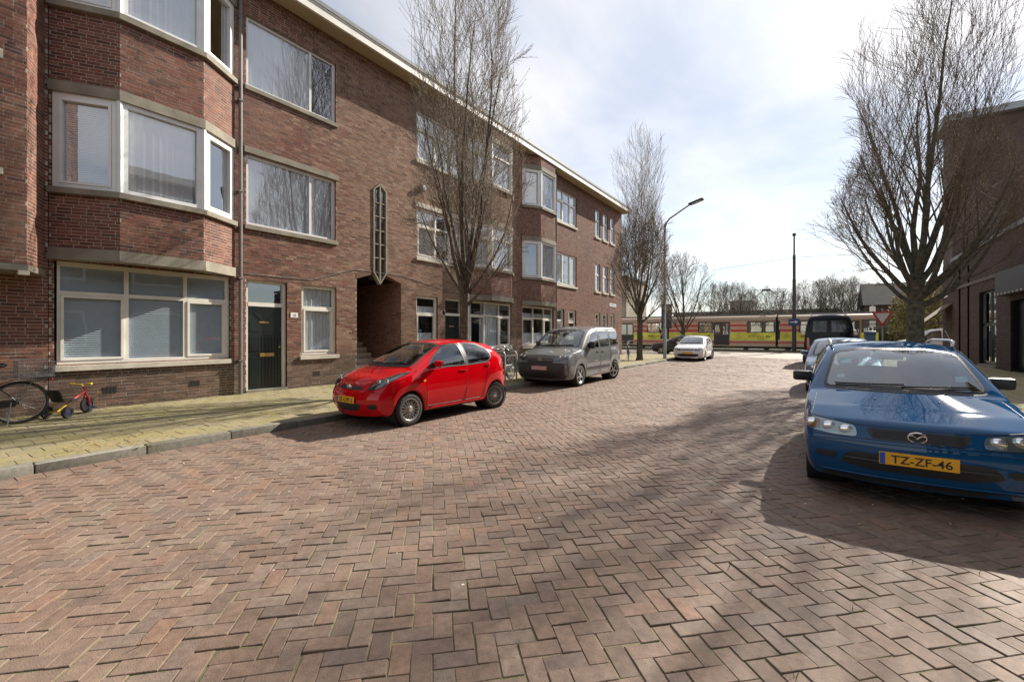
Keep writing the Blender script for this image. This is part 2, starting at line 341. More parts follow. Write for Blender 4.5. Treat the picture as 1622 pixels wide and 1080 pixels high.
def pave_herringbone():
    M = .105; l, w = .2046, .0996; rnd = random.Random(3)
    X0, X1, Y0, Y1 = KX + .215, RKX - .215, -2.6, 33
    c = math.sqrt(.5); V, F = brick_shape(l, w)
    full = []; cut = MB()
    rng = int(60 / M)
    for j in range(-120, 330):
        for i in range(-160, 420):
            k = (i + j) % 4
            if k == 0: a, b, hor = (i + 1) * M, (j + .5) * M, True
            elif k == 2: a, b, hor = (i + .5) * M, (j + 1) * M, False
            else: continue
            x, y = c * (a - b) , c * (a + b)
            if x < X0 - .15 or x > X1 + .15 or y < Y0 or y > Y1: continue
            ang = R(45) + (0 if hor else R(90)) + rnd.gauss(0, .018)
            x += rnd.gauss(0, .0028); y += rnd.gauss(0, .0028)
            if X0 + .12 < x < X1 - .12: full.append((x, y, und(x, y) + max(-.0022, rnd.gauss(0, .0018)), ang, rnd.gauss(0, .013), rnd.gauss(0, .018)))
            else:
                ca, sa = math.cos(ang), math.sin(ang)
                P = [(x + ca * u - sa * v, y + sa * u + ca * v) for u, v in ((-l/2, -w/2), (l/2, -w/2), (l/2, w/2), (-l/2, w/2))]
                P = clip_poly(P, X0, X1, Y0, Y1)
                if len(P) > 2: cut.prism(P, und(x, y) - .03, und(x, y))
    # rows of stretchers along both kerbs
    for xr in (KX + .05, KX + .158, RKX - .05, RKX - .158):
        y = Y0
        while y < Y1:
            full.append((xr, y, und(xr, y) + rnd.gauss(0, .0015), R(90) + rnd.gauss(0, .008), 0, 0)); y += .209
    pick = sorted([b for b in full if in_view(b[0], b[1], 0, 25)], key=lambda b: b[0]**2 + b[1]**2)[:300]
    ps = set(map(id, pick)); rest = [b for b in full if id(b) not in ps]
    A = np.array(rest); ca, sa = np.cos(A[:, 3])[:, None], np.sin(A[:, 3])[:, None]
    vx, vy, vz = V[:, 0][None], V[:, 1][None], V[:, 2][None]
    P = np.stack([A[:, 0:1] + ca * vx - sa * vy, A[:, 1:2] + sa * vx + ca * vy, A[:, 2:3] + vz + A[:, 4:5] * vx + A[:, 5:6] * vy], -1).reshape(-1, 3)
    Q = (F[None] + (np.arange(len(A)) * 12)[:, None, None]).reshape(-1, 4)
    tag(place(np_mesh('paving_bricks', P, Q, MAT['road_brick']), 'paving_bricks', road), kind='stuff')
    tag(cut.build('cut_bricks', MAT['road_brick'], road), kind='stuff')
    me = np_mesh('paving_brick', V, F, MAT['road_brick'])
    for b in pick: place(me, 'paving_brick', road, b[:3], (b[5], -b[4], b[3]))
pave_herringbone()

# pavements: bed, tiles, kerb stones
pave_l = tag(sheet('pavement', FX - .3, KX - .1, -5, 31.5, .5, lambda x, y: .094, MAT['joint_sand']), kind='structure')
pave_r = tag(sheet('pavement', RKX + .1, RFX + .3, -3, 38, .5, lambda x, y: .094, MAT['joint_sand']), kind='structure')
def tiles(x0, x1, y0, y1, parent, indiv, seed):
    rnd = random.Random(seed); V, F = brick_shape(.296, .296, .03, .004); out = []
    nx = int(round((x1 - x0) / .3)); m = (x1 - x0) / nx
    for i in range(nx):
        y = y0 + (.15 if i % 2 else 0)
        while y < y1:
            x = x0 + (i + .5) * m; out.append((x, y, .104 + rnd.gauss(0, .0018) + .006 * noise.noise((x * .7, y * .7, 0)), rnd.gauss(0, .006), rnd.gauss(0, .006), rnd.gauss(0, .006))); y += .3
    pick = sorted([b for b in out if in_view(b[0], b[1], .1)], key=lambda b: b[0]**2 + b[1]**2)[:indiv]
    ps = set(map(id, pick)); A = np.array([b for b in out if id(b) not in ps])
    ca, sa = np.cos(A[:, 3])[:, None], np.sin(A[:, 3])[:, None]; vx, vy, vz = V[:, 0][None], V[:, 1][None], V[:, 2][None]
    P = np.stack([A[:, 0:1] + ca * vx - sa * vy, A[:, 1:2] + sa * vx + ca * vy, A[:, 2:3] + vz + A[:, 4:5] * vx + A[:, 5:6] * vy], -1).reshape(-1, 3)
    Q = (F[None] + (np.arange(len(A)) * 12)[:, None, None]).reshape(-1, 4)
    tag(place(np_mesh('paving_tiles', P, Q, MAT['pavement_tile']), 'paving_tiles', parent), kind='stuff')
    me = np_mesh('paving_tile', V, F, MAT['pavement_tile'])
    for b in pick: place(me, 'paving_tile', parent, b[:3], (b[5], -b[4], b[3]))
tiles(FX + .0, KX - .165, -4.8, 31.3, pave_l, 290, 5)
tiles(RKX + .165, RFX, -2.8, 37.8, pave_r, 40, 6)
def kerb(parent, x0, x1, y0, y1, seed):
    rnd = random.Random(seed); y = y0
    while y < y1:
        m = MB().bbox(x0, x1, y + .004, y + .996, -.12, .112 + rnd.gauss(0, .002), .018)
        m.v = [(a + rnd.gauss(0, .002), b, c + (rnd.gauss(0, .0025) if c > .05 else 0)) for a, b, c in m.v]
        m.build('kerb_stone', MAT['kerb_stone'], parent, True, 50); y += 1
kerb(pave_l, KX - .16, KX, -2, 31, 1)
kerb(pave_r, RKX, RKX + .16, -2, 37, 2)
# rounded kerb at the left corner and the end of the pavement
mb = MB(); n = 10; rc = 1.6
for k in range(n):
    a0, a1 = math.pi / 2 * k / n, math.pi / 2 * (k + 1) / n
    f = lambda a, r: (KX - rc + r * math.cos(a), 31 + r * math.sin(a))
    p = [f(a0 + .01, rc - .16), f(a0 + .01, rc), f(a1 - .01, rc), f(a1 - .01, rc - .16)]
    MB().prism(p, -.12, .112).build('kerb_stone', MAT['kerb_stone'], pave_l)
mb = MB(); arc = [(KX - rc + (rc - .16) * math.cos(math.pi / 2 * k / n), 31 + (rc - .16) * math.sin(math.pi / 2 * k / n)) for k in range(n + 1)]
mb.prism([(-40, 31)] + arc[:0] + [(KX - .16, 31)] + arc[1:] + [(-40, 31 + rc - .16)], -.1, .104); mb.build('paving_corner', MAT['pavement_tile'], pave_l)

def sett_mat():
    m = bpy.data.materials.new('far_setts'); m.use_nodes = True; nt = m.node_tree; N = nt.nodes.new; L = nt.links.new; b = nt.nodes['Principled BSDF']; b.inputs['Roughness'].default_value = .7
    g = N('ShaderNodeNewGeometry'); br = N('ShaderNodeTexBrick'); L(g.outputs['Position'], br.inputs['Vector']); br.inputs['Scale'].default_value = 4.7; br.inputs['Mortar Size'].default_value = .03
    br.inputs['Color1'].default_value = (.22, .165, .13, 1); br.inputs['Color2'].default_value = (.165, .12, .10, 1); br.inputs['Mortar'].default_value = (.10, .09, .06, 1)
    n = N('ShaderNodeTexNoise'); n.inputs['Scale'].default_value = .5; n.inputs['Detail'].default_value = 6; L(g.outputs['Position'], n.inputs['Vector'])
    mx = N('ShaderNodeMix'); mx.data_type = 'RGBA'; mx.blend_type = 'MULTIPLY'; mx.inputs[0].default_value = 1; L(br.outputs[0], mx.inputs[6]); L(ramp(nt, n.outputs[0], [(.3, (.8, .8, .8)), (.7, (1.25, 1.22, 1.15))]), mx.inputs[7]); L(mx.outputs[2], b.inputs['Base Color'])
    MAT['far_setts'] = m
sett_mat()
mb = MB(); mb.quad((-90, 33.15, -.006), (120, 33.15, -.006), (120, 46.4, -.006), (-90, 46.4, -.006)); tag(mb.build('side_street', MAT['far_setts']), kind='structure')
mb = MB(); mb.quad((-90, 46.4, .05), (120, 46.4, .05), (120, 52, .05), (-90, 52, .05)).quad((-90, 46.4, -.01), (120, 46.4, -.01), (120, 46.4, .05), (-90, 46.4, .05))
tb = tag(mb.build('tram_trackbed', mat('track_grass', (.10, .10, .055), .95, noise_amt=.4, noise_scale=2)), kind='structure')
for y in (47.4, 48.83): MB().box(-90, 120, y - .03, y + .03, .05, .075).build('rail', MAT['steel'], tb)
# fallen leaves near the kerb and light flecks on the road
mb = MB(); rnd = random.Random(11)
def leaf(x, y, z, s):
    a = rnd.uniform(0, 6.28); c, sn = math.cos(a) * s, math.sin(a) * s; t = rnd.uniform(.001, .012)
    mb.add([(x - c, y - sn, z), (x + sn * .5, y - c * .5, z + t), (x + c, y + sn, z + .002), (x - sn * .5, y + c * .5, z + t)], [(0, 1, 2, 3)])
for k in range(170): leaf(rnd.gauss(-7.75, .22), rnd.gauss(1.75, .4), .108, rnd.uniform(.006, .02))
for k in range(120): leaf(rnd.uniform(FX + .02, FX + .3), rnd.uniform(0, 8), .108, rnd.uniform(.006, .018))
for k in range(160): leaf(rnd.uniform(KX + .01, KX + .35), rnd.uniform(-1, 16), .012, rnd.uniform(.006, .016))
tag(mb.build('fallen_leaves', mat('dry_leaf', (.42, .20, .05), .8, noise_amt=.4, noise_scale=6)), 'scatter of dry orange leaf bits along the left kerb', 'leaves', kind='stuff')
mb = MB()
for k in range(70):
    x, y = rnd.uniform(-6.5, 1.5), rnd.uniform(.8, 9); s = rnd.uniform(.004, .011)
    mb.lathe([(0, und(x, y) + .005), (s, und(x, y) + .004), (s * 1.1, und(x, y))], Matrix.Translation((x, y, 0)), 7)
tag(mb.build('trodden_gum', mat('gum', (.6, .56, .5), .8)), 'pale flattened flecks of trodden gum on the brick road', 'gum', kind='stuff')

mb = MB(); rnd = random.Random(19)
def tuft(x, y, z, k):
    for q in range(k):
        a = rnd.uniform(0, 6.28); h = rnd.uniform(.02, .075); w = .003; dx, dy = math.cos(a) * h * .5, math.sin(a) * h * .5
        mb.add([(x - w, y, z), (x + w, y, z), (x + dx * .6, y + dy * .6, z + h * .7), (x + dx, y + dy, z + h)], [(0, 1, 2), (1, 3, 2)])
for k in range(240): tuft(FX + rnd.uniform(.005, .05), rnd.uniform(-1, 20), .1, rnd.randint(3, 9))
for k in range(160): tuft(KX + rnd.uniform(-.17, .02) , rnd.uniform(-1, 22), rnd.choice((.095, .0)), rnd.randint(2, 6))
for k in range(260):
    x, y = rnd.uniform(-6.8, 1.8), rnd.uniform(.4, 12); tuft(x, y, und(x, y) - .01, rnd.randint(1, 3))
tag(mb.build('weeds', mat('weed', (.09, .13, .03), .8, noise_amt=.3, noise_scale=6)), 'small weeds sprouting along the wall foot, kerb and brick joints', 'weeds', kind='stuff')
# ------------------------------------------------------------------ walls laid brick by brick
CH, BH, BM, BL = .062, .0505, .216, .204
def rect(a, b, c, d): return lambda z: (a, b) if c <= z <= d else None
class Wall:
    """bricks and mortar of one building; faces are added plane by plane"""
    def __init__(s, seed): s.r = random.Random(seed); s.b = {}; s.mv = []; s.mf = []; s.frames = []
    def face(s, O, ud, n, u0, u1, z0, z1, holes=(), key='facade_brick', split=None):
        O, ud, n = Vector(O), Vector(ud).normalized(), Vector(n).normalized(); fi = len(s.frames); s.frames.append((O, ud, n))
        k0 = int(round(z0 / CH)); k = k0; r = s.r
        while True:
            za = max(z0, k * CH); zb = min(z1, (k + 1) * CH)
            if k * CH >= z1 - .004: break
            zc = (za + zb) / 2; iv = [(u0, u1)]
            for h in holes:
                g = h(zc)
                if not g: continue
                nv = []
                for a, b in iv:
                    if g[1] <= a or g[0] >= b: nv.append((a, b)); continue
                    if g[0] > a: nv.append((a, g[0]))
                    if g[1] < b: nv.append((g[1], b))
                iv = nv
            for a, b in iv:
                m = len(s.mv)
                for u, z in ((a, za), (b, za), (b, zb), (a, zb)): s.mv.append(tuple(O + ud * u - n * .003 + Vector((0, 0, z))))
                s.mf.append((m, m + 1, m + 2, m + 3))
                p = math.floor(a / BM) * BM - BM + (k % 2) * BM / 2 + (k % 3 == 0) * .03
                while p < b:
                    ln = BL
                    step = BM
                    if r.random() < .12: ln = .097; step = .109     # a header
                    q0, q1 = max(p, a), min(p + ln, b); p += step
                    if q1 - q0 < .03: continue
                    kk = key if not split else split(zc, (q0 + q1) / 2)
                    s.b.setdefault(kk, []).append((fi, (q0 + q1) / 2, (za + zb) / 2, q1 - q0, min(BH, zb - za - .006), r.uniform(-.001, .0018)))
            k += 1
    def build(s, parent, mortar, indiv=0):
        wall = place(np_mesh('wall', s.mv, s.mf, MAT[mortar]), 'wall', parent)
        for key, L in s.b.items():
            pick = []
            if indiv:
                c = []
                for b in L:
                    if abs(b[3] - BL) > 1e-4 or abs(b[4] - BH) > 1e-4: continue
                    O, ud, n = s.frames[b[0]]; P = O + ud * b[1] + Vector((0, 0, b[2]))
                    if in_view(*P) and n.dot(CAMV - P) > 0: c.append(((P - CAMV).length / max(.2, n.dot((CAMV - P).normalized())), b))
                c.sort(key=lambda t: t[0]); pick = [b for _, b in c[:indiv]]
            ps = set(map(id, pick)); V = []; F = []
            fr = np.array([[*O, *ud, *n] for O, ud, n in s.frames])
            A = np.array([b for b in L if id(b) not in ps])
            if len(A):
                f = fr[A[:, 0].astype(int)]; O, U, Nn = f[:, 0:3], f[:, 3:6], f[:, 6:9]
                C = O + U * A[:, 1:2]; C[:, 2] += A[:, 2]
                hl, hh, d = A[:, 3:4] / 2, A[:, 4:5] / 2, A[:, 5:6]; Z = np.zeros_like(C); Z[:, 2] = 1
                vs = [C + U * hl * a + Z * hh * b + Nn * dd for dd in (d, d * 0 - .03) for a, b in ((-1, -1), (1, -1), (1, 1), (-1, 1))]
                P = np.stack(vs, 1).reshape(-1, 3)
                Q = np.array([(0,1,2,3),(0,4,5,1),(1,5,6,2),(2,6,7,3),(3,7,4,0)])
                Q = (Q[None] + (np.arange(len(A)) * 8)[:, None, None]).reshape(-1, 4)
                tag(place(np_mesh('bricks', P, Q, MAT[key]), 'bricks', wall), kind='stuff')
            meshes = {}
            for b in pick:
                O, ud, n = s.frames[b[0]]; P = O + ud * b[1] + n * b[5] + Vector((0, 0, b[2]))
                if key not in meshes: meshes[key] = MB().add([(u, d, z) for d in (0, -.03) for u, z in ((-BL/2,-BH/2),(BL/2,-BH/2),(BL/2,BH/2),(-BL/2,BH/2))], [(0,1,2,3),(0,4,5,1),(1,5,6,2),(2,6,7,3),(3,7,4,0)]).mesh('brick', MAT[key])
                place(meshes[key], 'brick', wall, P, (0, 0, math.atan2(ud.y, ud.x)) if ud.cross(n).z > 0 else (0, 0, math.atan2(-ud.y, -ud.x)))
        return wall

def frame_of(O, ud, n):
    ud, n = Vector(ud).normalized(), Vector(n).normalized(); m = Matrix.Identity(4)
    for i in range(3): m[i][0] = ud[i]; m[i][1] = n[i]; m[i][3] = O[i]
    return m
def pane(parent, m, a, b, c, d, dep, material, name='pane'):
    P = [m @ Vector(p) for p in ((a, dep, c), (b, dep, c), (b, dep, d), (a, dep, d))]
    if (P[1] - P[0]).cross(P[3] - P[0]).dot(m.to_3x3() @ Vector((0, 1, 0))) < 0: P.reverse()
    return MB().quad(*P).build(name, material, parent)
def cell_cover(parent, m, a, b, c, d, kind, rnd, dep):
    if kind == 'blind':
        mb = MB(); z = c
        while z < d:
            P = [m @ Vector(p) for p in ((a, dep + .008, z), (b, dep + .008, z), (b, dep - .008, z + .043), (a, dep - .008, z + .043))]
            mb.quad(*P); z += .042
        mb.build('blind', MAT['blind'], parent)
    elif kind in ('sheer', 'half', 'drape'):
        spans = {'sheer': [(a, b)], 'half': [(a, b)], 'drape': [(a, a + (b - a) * .2), (b - (b - a) * .17, b)]}[kind]
        top = c + (d - c) * .45 if kind == 'half' else d
        for (p, q) in spans:
            n = max(8, int((q - p) / .02)); mb = MB(); ph = rnd.uniform(0, 6); row = []
            for i in range(n + 1):
                u = p + (q - p) * i / n; w = .022 * math.sin(u * 52 + ph + 1.5 * math.sin(u * 7)) + .012 * math.sin(u * 23 + ph)
                row.append((u, w))
            vs = [m @ Vector((u, dep - .03 + w * s, z)) for z, s in ((c, 1.0), (top, .55)) for u, w in row]
            mb.add([tuple(v) for v in vs], [(i, i + 1, n + 2 + i, n + 1 + i) for i in range(n)])
            mb.build('curtain', MAT['curtain'], parent, True, None)
def window(parent, m, a, b, c, d, cols=(), rows=(), fm='white_paint', fw=.07, back=.06, sash=(), cover=None, seed=0, sill=None, sill_mat='stone', lintel=None, deep=.08, glass='window_glass', rowmap=None):
    """a..b along the wall, c..d up; cols, rows: fractions of bars; sash: cells that open (own inner frame)"""
    rnd = random.Random(seed); f = MB(); d0, d1 = -back - deep, -back
    f.obox(m, a, a + fw, d0, d1, c, d); f.obox(m, b - fw, b, d0, d1, c, d)
    f.obox(m, a + fw, b - fw, d0, d1, c, c + fw); f.obox(m, a + fw, b - fw, d0, d1, d - fw, d)
    xs = [a + fw] + [a + (b - a) * t for t in cols] + [b - fw]; zs = [c + fw] + [c + (d - c) * t for t in rows] + [d - fw]
    bw = fw * .42
    for i, x in enumerate(xs[1:-1]): f.obox(m, x - bw, x + bw, d0 + .003, d1 - .003, c + fw, d - fw)
    for z in zs[1:-1]:
        for i in range(len(xs) - 1):
            f.obox(m, xs[i] + (bw if i else 0), xs[i + 1] - (bw if i < len(xs) - 2 else 0), d0 + .005, d1 - .001, z - bw, z + bw)
    w = f.build('window', MAT[fm], parent)
    for i in range(len(xs) - 1):
        for j in range(len(zs) - 1):
            x0 = xs[i] + (bw if i else 0); x1 = xs[i + 1] - (bw if i < len(xs) - 2 else 0); z0 = zs[j] + (bw if j else 0); z1 = zs[j + 1] - (bw if j < len(zs) - 2 else 0)
            if (i, j) in sash:
                sw = .05; q = MB(); q.obox(m, x0 + .004, x0 + sw, d0 + .01, d1 + .012, z0 + .004, z1 - .004); q.obox(m, x1 - sw, x1 - .004, d0 + .01, d1 + .012, z0 + .004, z1 - .004)
                q.obox(m, x0 + sw, x1 - sw, d0 + .01, d1 + .012, z0 + .004, z0 + sw); q.obox(m, x0 + sw, x1 - sw, d0 + .01, d1 + .012, z1 - sw, z1 - .004)
                q.build('sash', MAT[fm], w); x0 += sw; x1 -= sw; z0 += sw; z1 -= sw
            pane(w, m, x0 - .004, x1 + .004, z0 - .004, z1 + .004, d0 + .035, MAT[glass])
            cv = cover[i] if isinstance(cover, (list, tuple)) else cover
            if cv: cell_cover(w, m, x0 - .003, x1 + .003, z0 - .003, z1 + .003, cv, rnd, d0 + .012) if cv == 'blind' else cell_cover(w, m, x0 - .01, x1 + .01, z0 - .02, z1 + .02, cv, rnd, d0 + .01)
    if sill:
        s = MB(); s.obox(m, a - sill, b + sill, -back - .03, .06, c - .11, c - .004, bevel=.008); s.build('sill', MAT[sill_mat], w)
    if lintel:
        s = MB(); s.obox(m, a - lintel, b + lintel, -.1, .045, d + .003, d + .16, bevel=.008); s.build('lintel', MAT[sill_mat], w)
    return w
def reveal(root, m, a, b, c, d, dep=.22):
    mb = MB()
    for P in (((a, 0, c), (a, 0, d), (a, -dep, d), (a, -dep, c)), ((b, 0, c), (b, 0, d), (b, -dep, d), (b, -dep, c)), ((a, 0, d), (b, 0, d), (b, -dep, d), (a, -dep, d)), ((a, 0, c), (b, 0, c), (b, -dep, c), (a, -dep, c))):
        mb.quad(*[m @ Vector(p) for p in P])
    mb.build('reveal', MAT['facade_brick'], root)

Z1, Z1T, Z2, Z2T, ZS = 4.26, 6.03, 7.69, 9.45, 10.17      # window sills and heads of the upper floors, soffit
BAYP, BAYA = .56, .87
M0 = frame_of((FX, 0, 0), (0, 1, 0), (1, 0, 0))
def bay_faces(y0, y1):
    p = [(FX, y0), (FX + BAYP, y0 + BAYA), (FX + BAYP, y1 - BAYA), (FX, y1)]
    for i in range(3):
        a, b = Vector((*p[i], 0)), Vector((*p[i + 1], 0)); ud = (b - a); L = ud.length; ud.normalize(); yield a, ud, Vector((ud.y, -ud.x, 0)), L
def band(parent, pts, z0, z1, out, name, material):
    """a stone course round a bay: pts is the plan line"""
    mb = MB(); n = len(pts); off = []
    for i, p in enumerate(pts):
        p = Vector(p); t0 = (Vector(pts[i]) - Vector(pts[i - 1])).normalized() if i else (Vector(pts[1]) - Vector(pts[0])).normalized()
        t1 = (Vector(pts[i + 1]) - p).normalized() if i < n - 1 else t0
        nn = (Vector((t0.y, -t0.x)) + Vector((t1.y, -t1.x))).normalized(); k = 1 / max(.5, nn.dot(Vector((t0.y, -t0.x)))); off.append((p + nn * out * k, p - nn * .25 * k))
    for i in range(n - 1):
        (a, ai), (b, bi) = off[i], off[i + 1]
        mb.prism([(a.x, a.y), (b.x, b.y), (bi.x, bi.y), (ai.x, ai.y)], z0, z1)
    return mb.build(name, MAT[material], parent)
def bay(root, W, y0, y1, style, seed):
    """two upper storeys of a three-sided bay on a stone band"""
    pts = [(FX, y0), (FX + BAYP, y0 + BAYA), (FX + BAYP, y1 - BAYA), (FX, y1)]
    for i, (a, ud, n, L) in enumerate(bay_faces(y0, y1)):
        for z0, z1 in ((3.15, 4.16), (6.22, 7.58), (9.64, ZS)): W.face(a, ud, n, 0, L, z0, z1)
        m = frame_of(a, ud, n)
        for k, (c, d) in enumerate(((Z1, Z1T), (Z2, Z2T))):
            ia = .05 if i == 0 else .035; ib = .05 if i == 2 else .035
            fw = .09 if style == 'white' else .08
            rows = () if style == 'white' else (.70,)
            sash = () if i == 1 else ((0, 0),)
            window(root, m, ia, L - ib, c, d, (), rows, 'white_paint' if style == 'white' else 'cream_paint', fw, .0, sash, ['blind' if (i == 0 and k == 0) else 'sheer', 'sheer', 'drape'][i], seed + i + 10 * k, deep=.1)
    # corner posts
    for x, y in pts[1:3]:
        for c, d in ((Z1, Z1T), (Z2, Z2T)): MB().lathe([(.055, c), (.055, d)], Matrix.Translation((x - .02, y, 0)), 8).build('corner_post', MAT['white_paint' if style == 'white' else 'cream_paint'], root)
    for z0, z1, o in ((2.94, 3.15, .06), (4.155, 4.26, .09), (6.03, 6.225, .05), (7.575, 7.69, .09), (9.45, 9.645, .05)): band(root, pts, z0, z1, o, 'stone_band', 'stone')
    # floor and ceiling inside the bay so that no light leaks through it
    for z in (3.0, 4.1, 6.2, 7.5, 9.6):
        MB().prism([(p[0] - (.06 if 0 < i < 3 else 0), p[1]) for i, p in enumerate(pts)], z, z + .04).build('floor_slab', MAT['room'], root)
def ground_bay_window(root, y0, y1, seed, holes, cover='blind'):
    holes.append(rect(y0, y1, .97, 2.92))
    return window(root, M0, y0, y1, .97, 2.92, (.355, .70), (.70,), 'cream_paint', .085, .05, ((0, 0), (2, 0)), cover, seed, sill=.03, sill_mat='pale_stone', glass='clear_glass')
def cornice(root, y0, y1):
    MB().box(FX - .3, -11.06, y0, y1, ZS, ZS + .05).build('soffit', MAT['soffit'], root)
    mb = MB().box(-11.06, -10.99, y0, y1, ZS - .06, ZS + .14); mb.box(-11.1, -10.975, y0, y1, ZS + .14, ZS + .19); mb.build('fascia', MAT['fascia'], root)
    mb = MB().box(-11.12, -10.955, y0, y1, ZS + .19, ZS + .235).box(-11.12, -10.99, y0, y1, ZS + .235, ZS + .33); mb.build('gutter', MAT['lead'], root)
    MB().box(FX - 9, -11.08, y0, y1, ZS + .06, ZS + .17).build('roof', MAT['lead'], root)
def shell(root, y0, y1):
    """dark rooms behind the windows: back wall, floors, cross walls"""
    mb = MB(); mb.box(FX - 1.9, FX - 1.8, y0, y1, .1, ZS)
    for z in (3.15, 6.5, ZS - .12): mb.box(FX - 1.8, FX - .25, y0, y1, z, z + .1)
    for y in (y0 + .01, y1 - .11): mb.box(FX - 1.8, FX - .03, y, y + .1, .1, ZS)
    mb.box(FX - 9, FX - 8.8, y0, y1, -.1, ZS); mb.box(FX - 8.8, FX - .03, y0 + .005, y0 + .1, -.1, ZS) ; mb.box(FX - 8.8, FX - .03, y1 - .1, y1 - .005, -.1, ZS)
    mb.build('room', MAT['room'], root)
def door(root, a, b, holes, style, seed, num=None, mir=False):
    holes.append(rect(a, b, .0, 2.93))
    f = MB(); fw = .075
    f.obox(M0, a, a + fw, -.2, -.08, .1, 2.93); f.obox(M0, b - fw, b, -.2, -.08, .1, 2.93); f.obox(M0, a + fw, b - fw, -.2, -.08, 2.85, 2.93); f.obox(M0, a + fw, b - fw, -.2, -.075, 2.26, 2.36)
    d = f.build('door_frame', MAT['cream_paint' if style != 'white' else 'white_paint'], root)
    pane(d, M0, a + fw, b - fw, 2.36, 2.85, -.15, MAT['window_glass'])
    x0, x1 = a + fw, b - fw; lm = MAT['door_green' if style != 'white' else 'white_paint']
    L = MB(); L.obox(M0, x0, x1, -.19, -.15, .16, 2.26)
    leaf = L.build('door', lm, root)
    def bar(u0, u1, z0, z1, t=.012):
        MB().obox(M0, u0, u1, -.15, -.15 + t, z0, z1, bevel=.004).build('panel', lm, leaf)
    w = x1 - x0
    if style == 'white':
        for i in range(3):
            for j in range(3): pane(leaf, M0, x0 + .12 + i * (w - .24) / 3 + .015, x0 + .12 + (i + 1) * (w - .24) / 3 - .015, 1.55 + j * .2, 1.73 + j * .2, -.145, MAT['window_glass'])
        bar(x0 + .12, x1 - .12, .4, 1.3)
    else:
        h = x0 + w * .40
        for z0, z1 in ((.28, .98), (1.13, 1.5), (1.62, 1.88)): bar(x0 + .07, h - .04, z0, z1)
        for k in range(6): bar(h + .02 + k * (x1 - h - .05) / 6, h + .02 + (k + .86) * (x1 - h - .05) / 6, .22, 1.5, .008)
        for sg in (-1, 1):
            mm = M0 @ Matrix.Translation(((x0 + x1) / 2 + sg * .16, -.145, 2.0)) @ Matrix.Rotation(sg * R(45), 4, 'Y'); MB().obox(mm, -.012, .012, 0, .012, -.14, .14).build('moulding', lm, leaf)
    MB().obox(M0, x0 + w * .36, x0 + w * .78, -.15, -.133, .98, 1.07, bevel=.003).build('letterbox', MAT['brass'], leaf)
    MB().ell(M0 @ Vector((x1 - .07, -.115, 1.22)), (.028, .028, .028)).build('door_knob', MAT['brass'], leaf, True)
    MB().obox(M0, x0 + w * .34, x0 + w * .62, -.15, -.13, 1.84, 1.88, bevel=.004).build('door_knocker', MAT['brass'], leaf)
    MB().obox(M0, a - .01, b + .01, -.24, .03, .1, .16).build('threshold', MAT['stone'], root)
    if num:
        pl = MB().obox(M0, b + .09, b + .29, .0, .012, 2.0, 2.13, bevel=.003).build('number_plate', MAT['white'], root)
        text(num, .1, M0 @ Vector((b + .19, .0135, 2.025)), (R(90), 0, R(90)), MAT['ink'], 'number', pl)
def text(s, size, loc, rot, material, name, parent=None, width=None, bold=0):
    cu = bpy.data.curves.new(name, 'FONT'); cu.body = s; cu.size = size; cu.align_x = 'CENTER'; cu.extrude = .0006; cu.offset = bold
    t = bpy.data.objects.new(name, cu); COL.objects.link(t); bpy.context.view_layer.update()
    me = bpy.data.meshes.new_from_object(t.evaluated_get(bpy.context.evaluated_depsgraph_get())); bpy.data.objects.remove(t); me.materials.clear(); me.materials.append(material)
    if width:
        xs = [v.co.x for v in me.vertices]; k = width / max(1e-6, max(xs) - min(xs))
        for v in me.vertices: v.co.x *= k
    o = bpy.data.objects.new(name, me); COL.objects.link(o); o.location = loc; o.rotation_euler = rot
    return adopt(o, parent)
def downpipe(root, y):
    mb = MB().tube([(FX + .07, y, .1), (FX + .07, y, ZS - .02)], .042, 10)
    for z in (.9, 2.9, 5, 7.2, 9.2): mb.box(FX - .01, FX + .12, y - .05, y + .05, z, z + .035)
    mb.build('downpipe', mat('downpipe%d' % int(y), (.16, .145, .135), .6, noise_amt=.15), root, True)
def vent(root, y, z): 
    mb = MB()
    for k in range(4): mb.obox(M0, y + k * .055, y + k * .055 + .04, .0, .006, z, z + .13)
    mb.build('air_brick', MAT['black_plastic'], root)

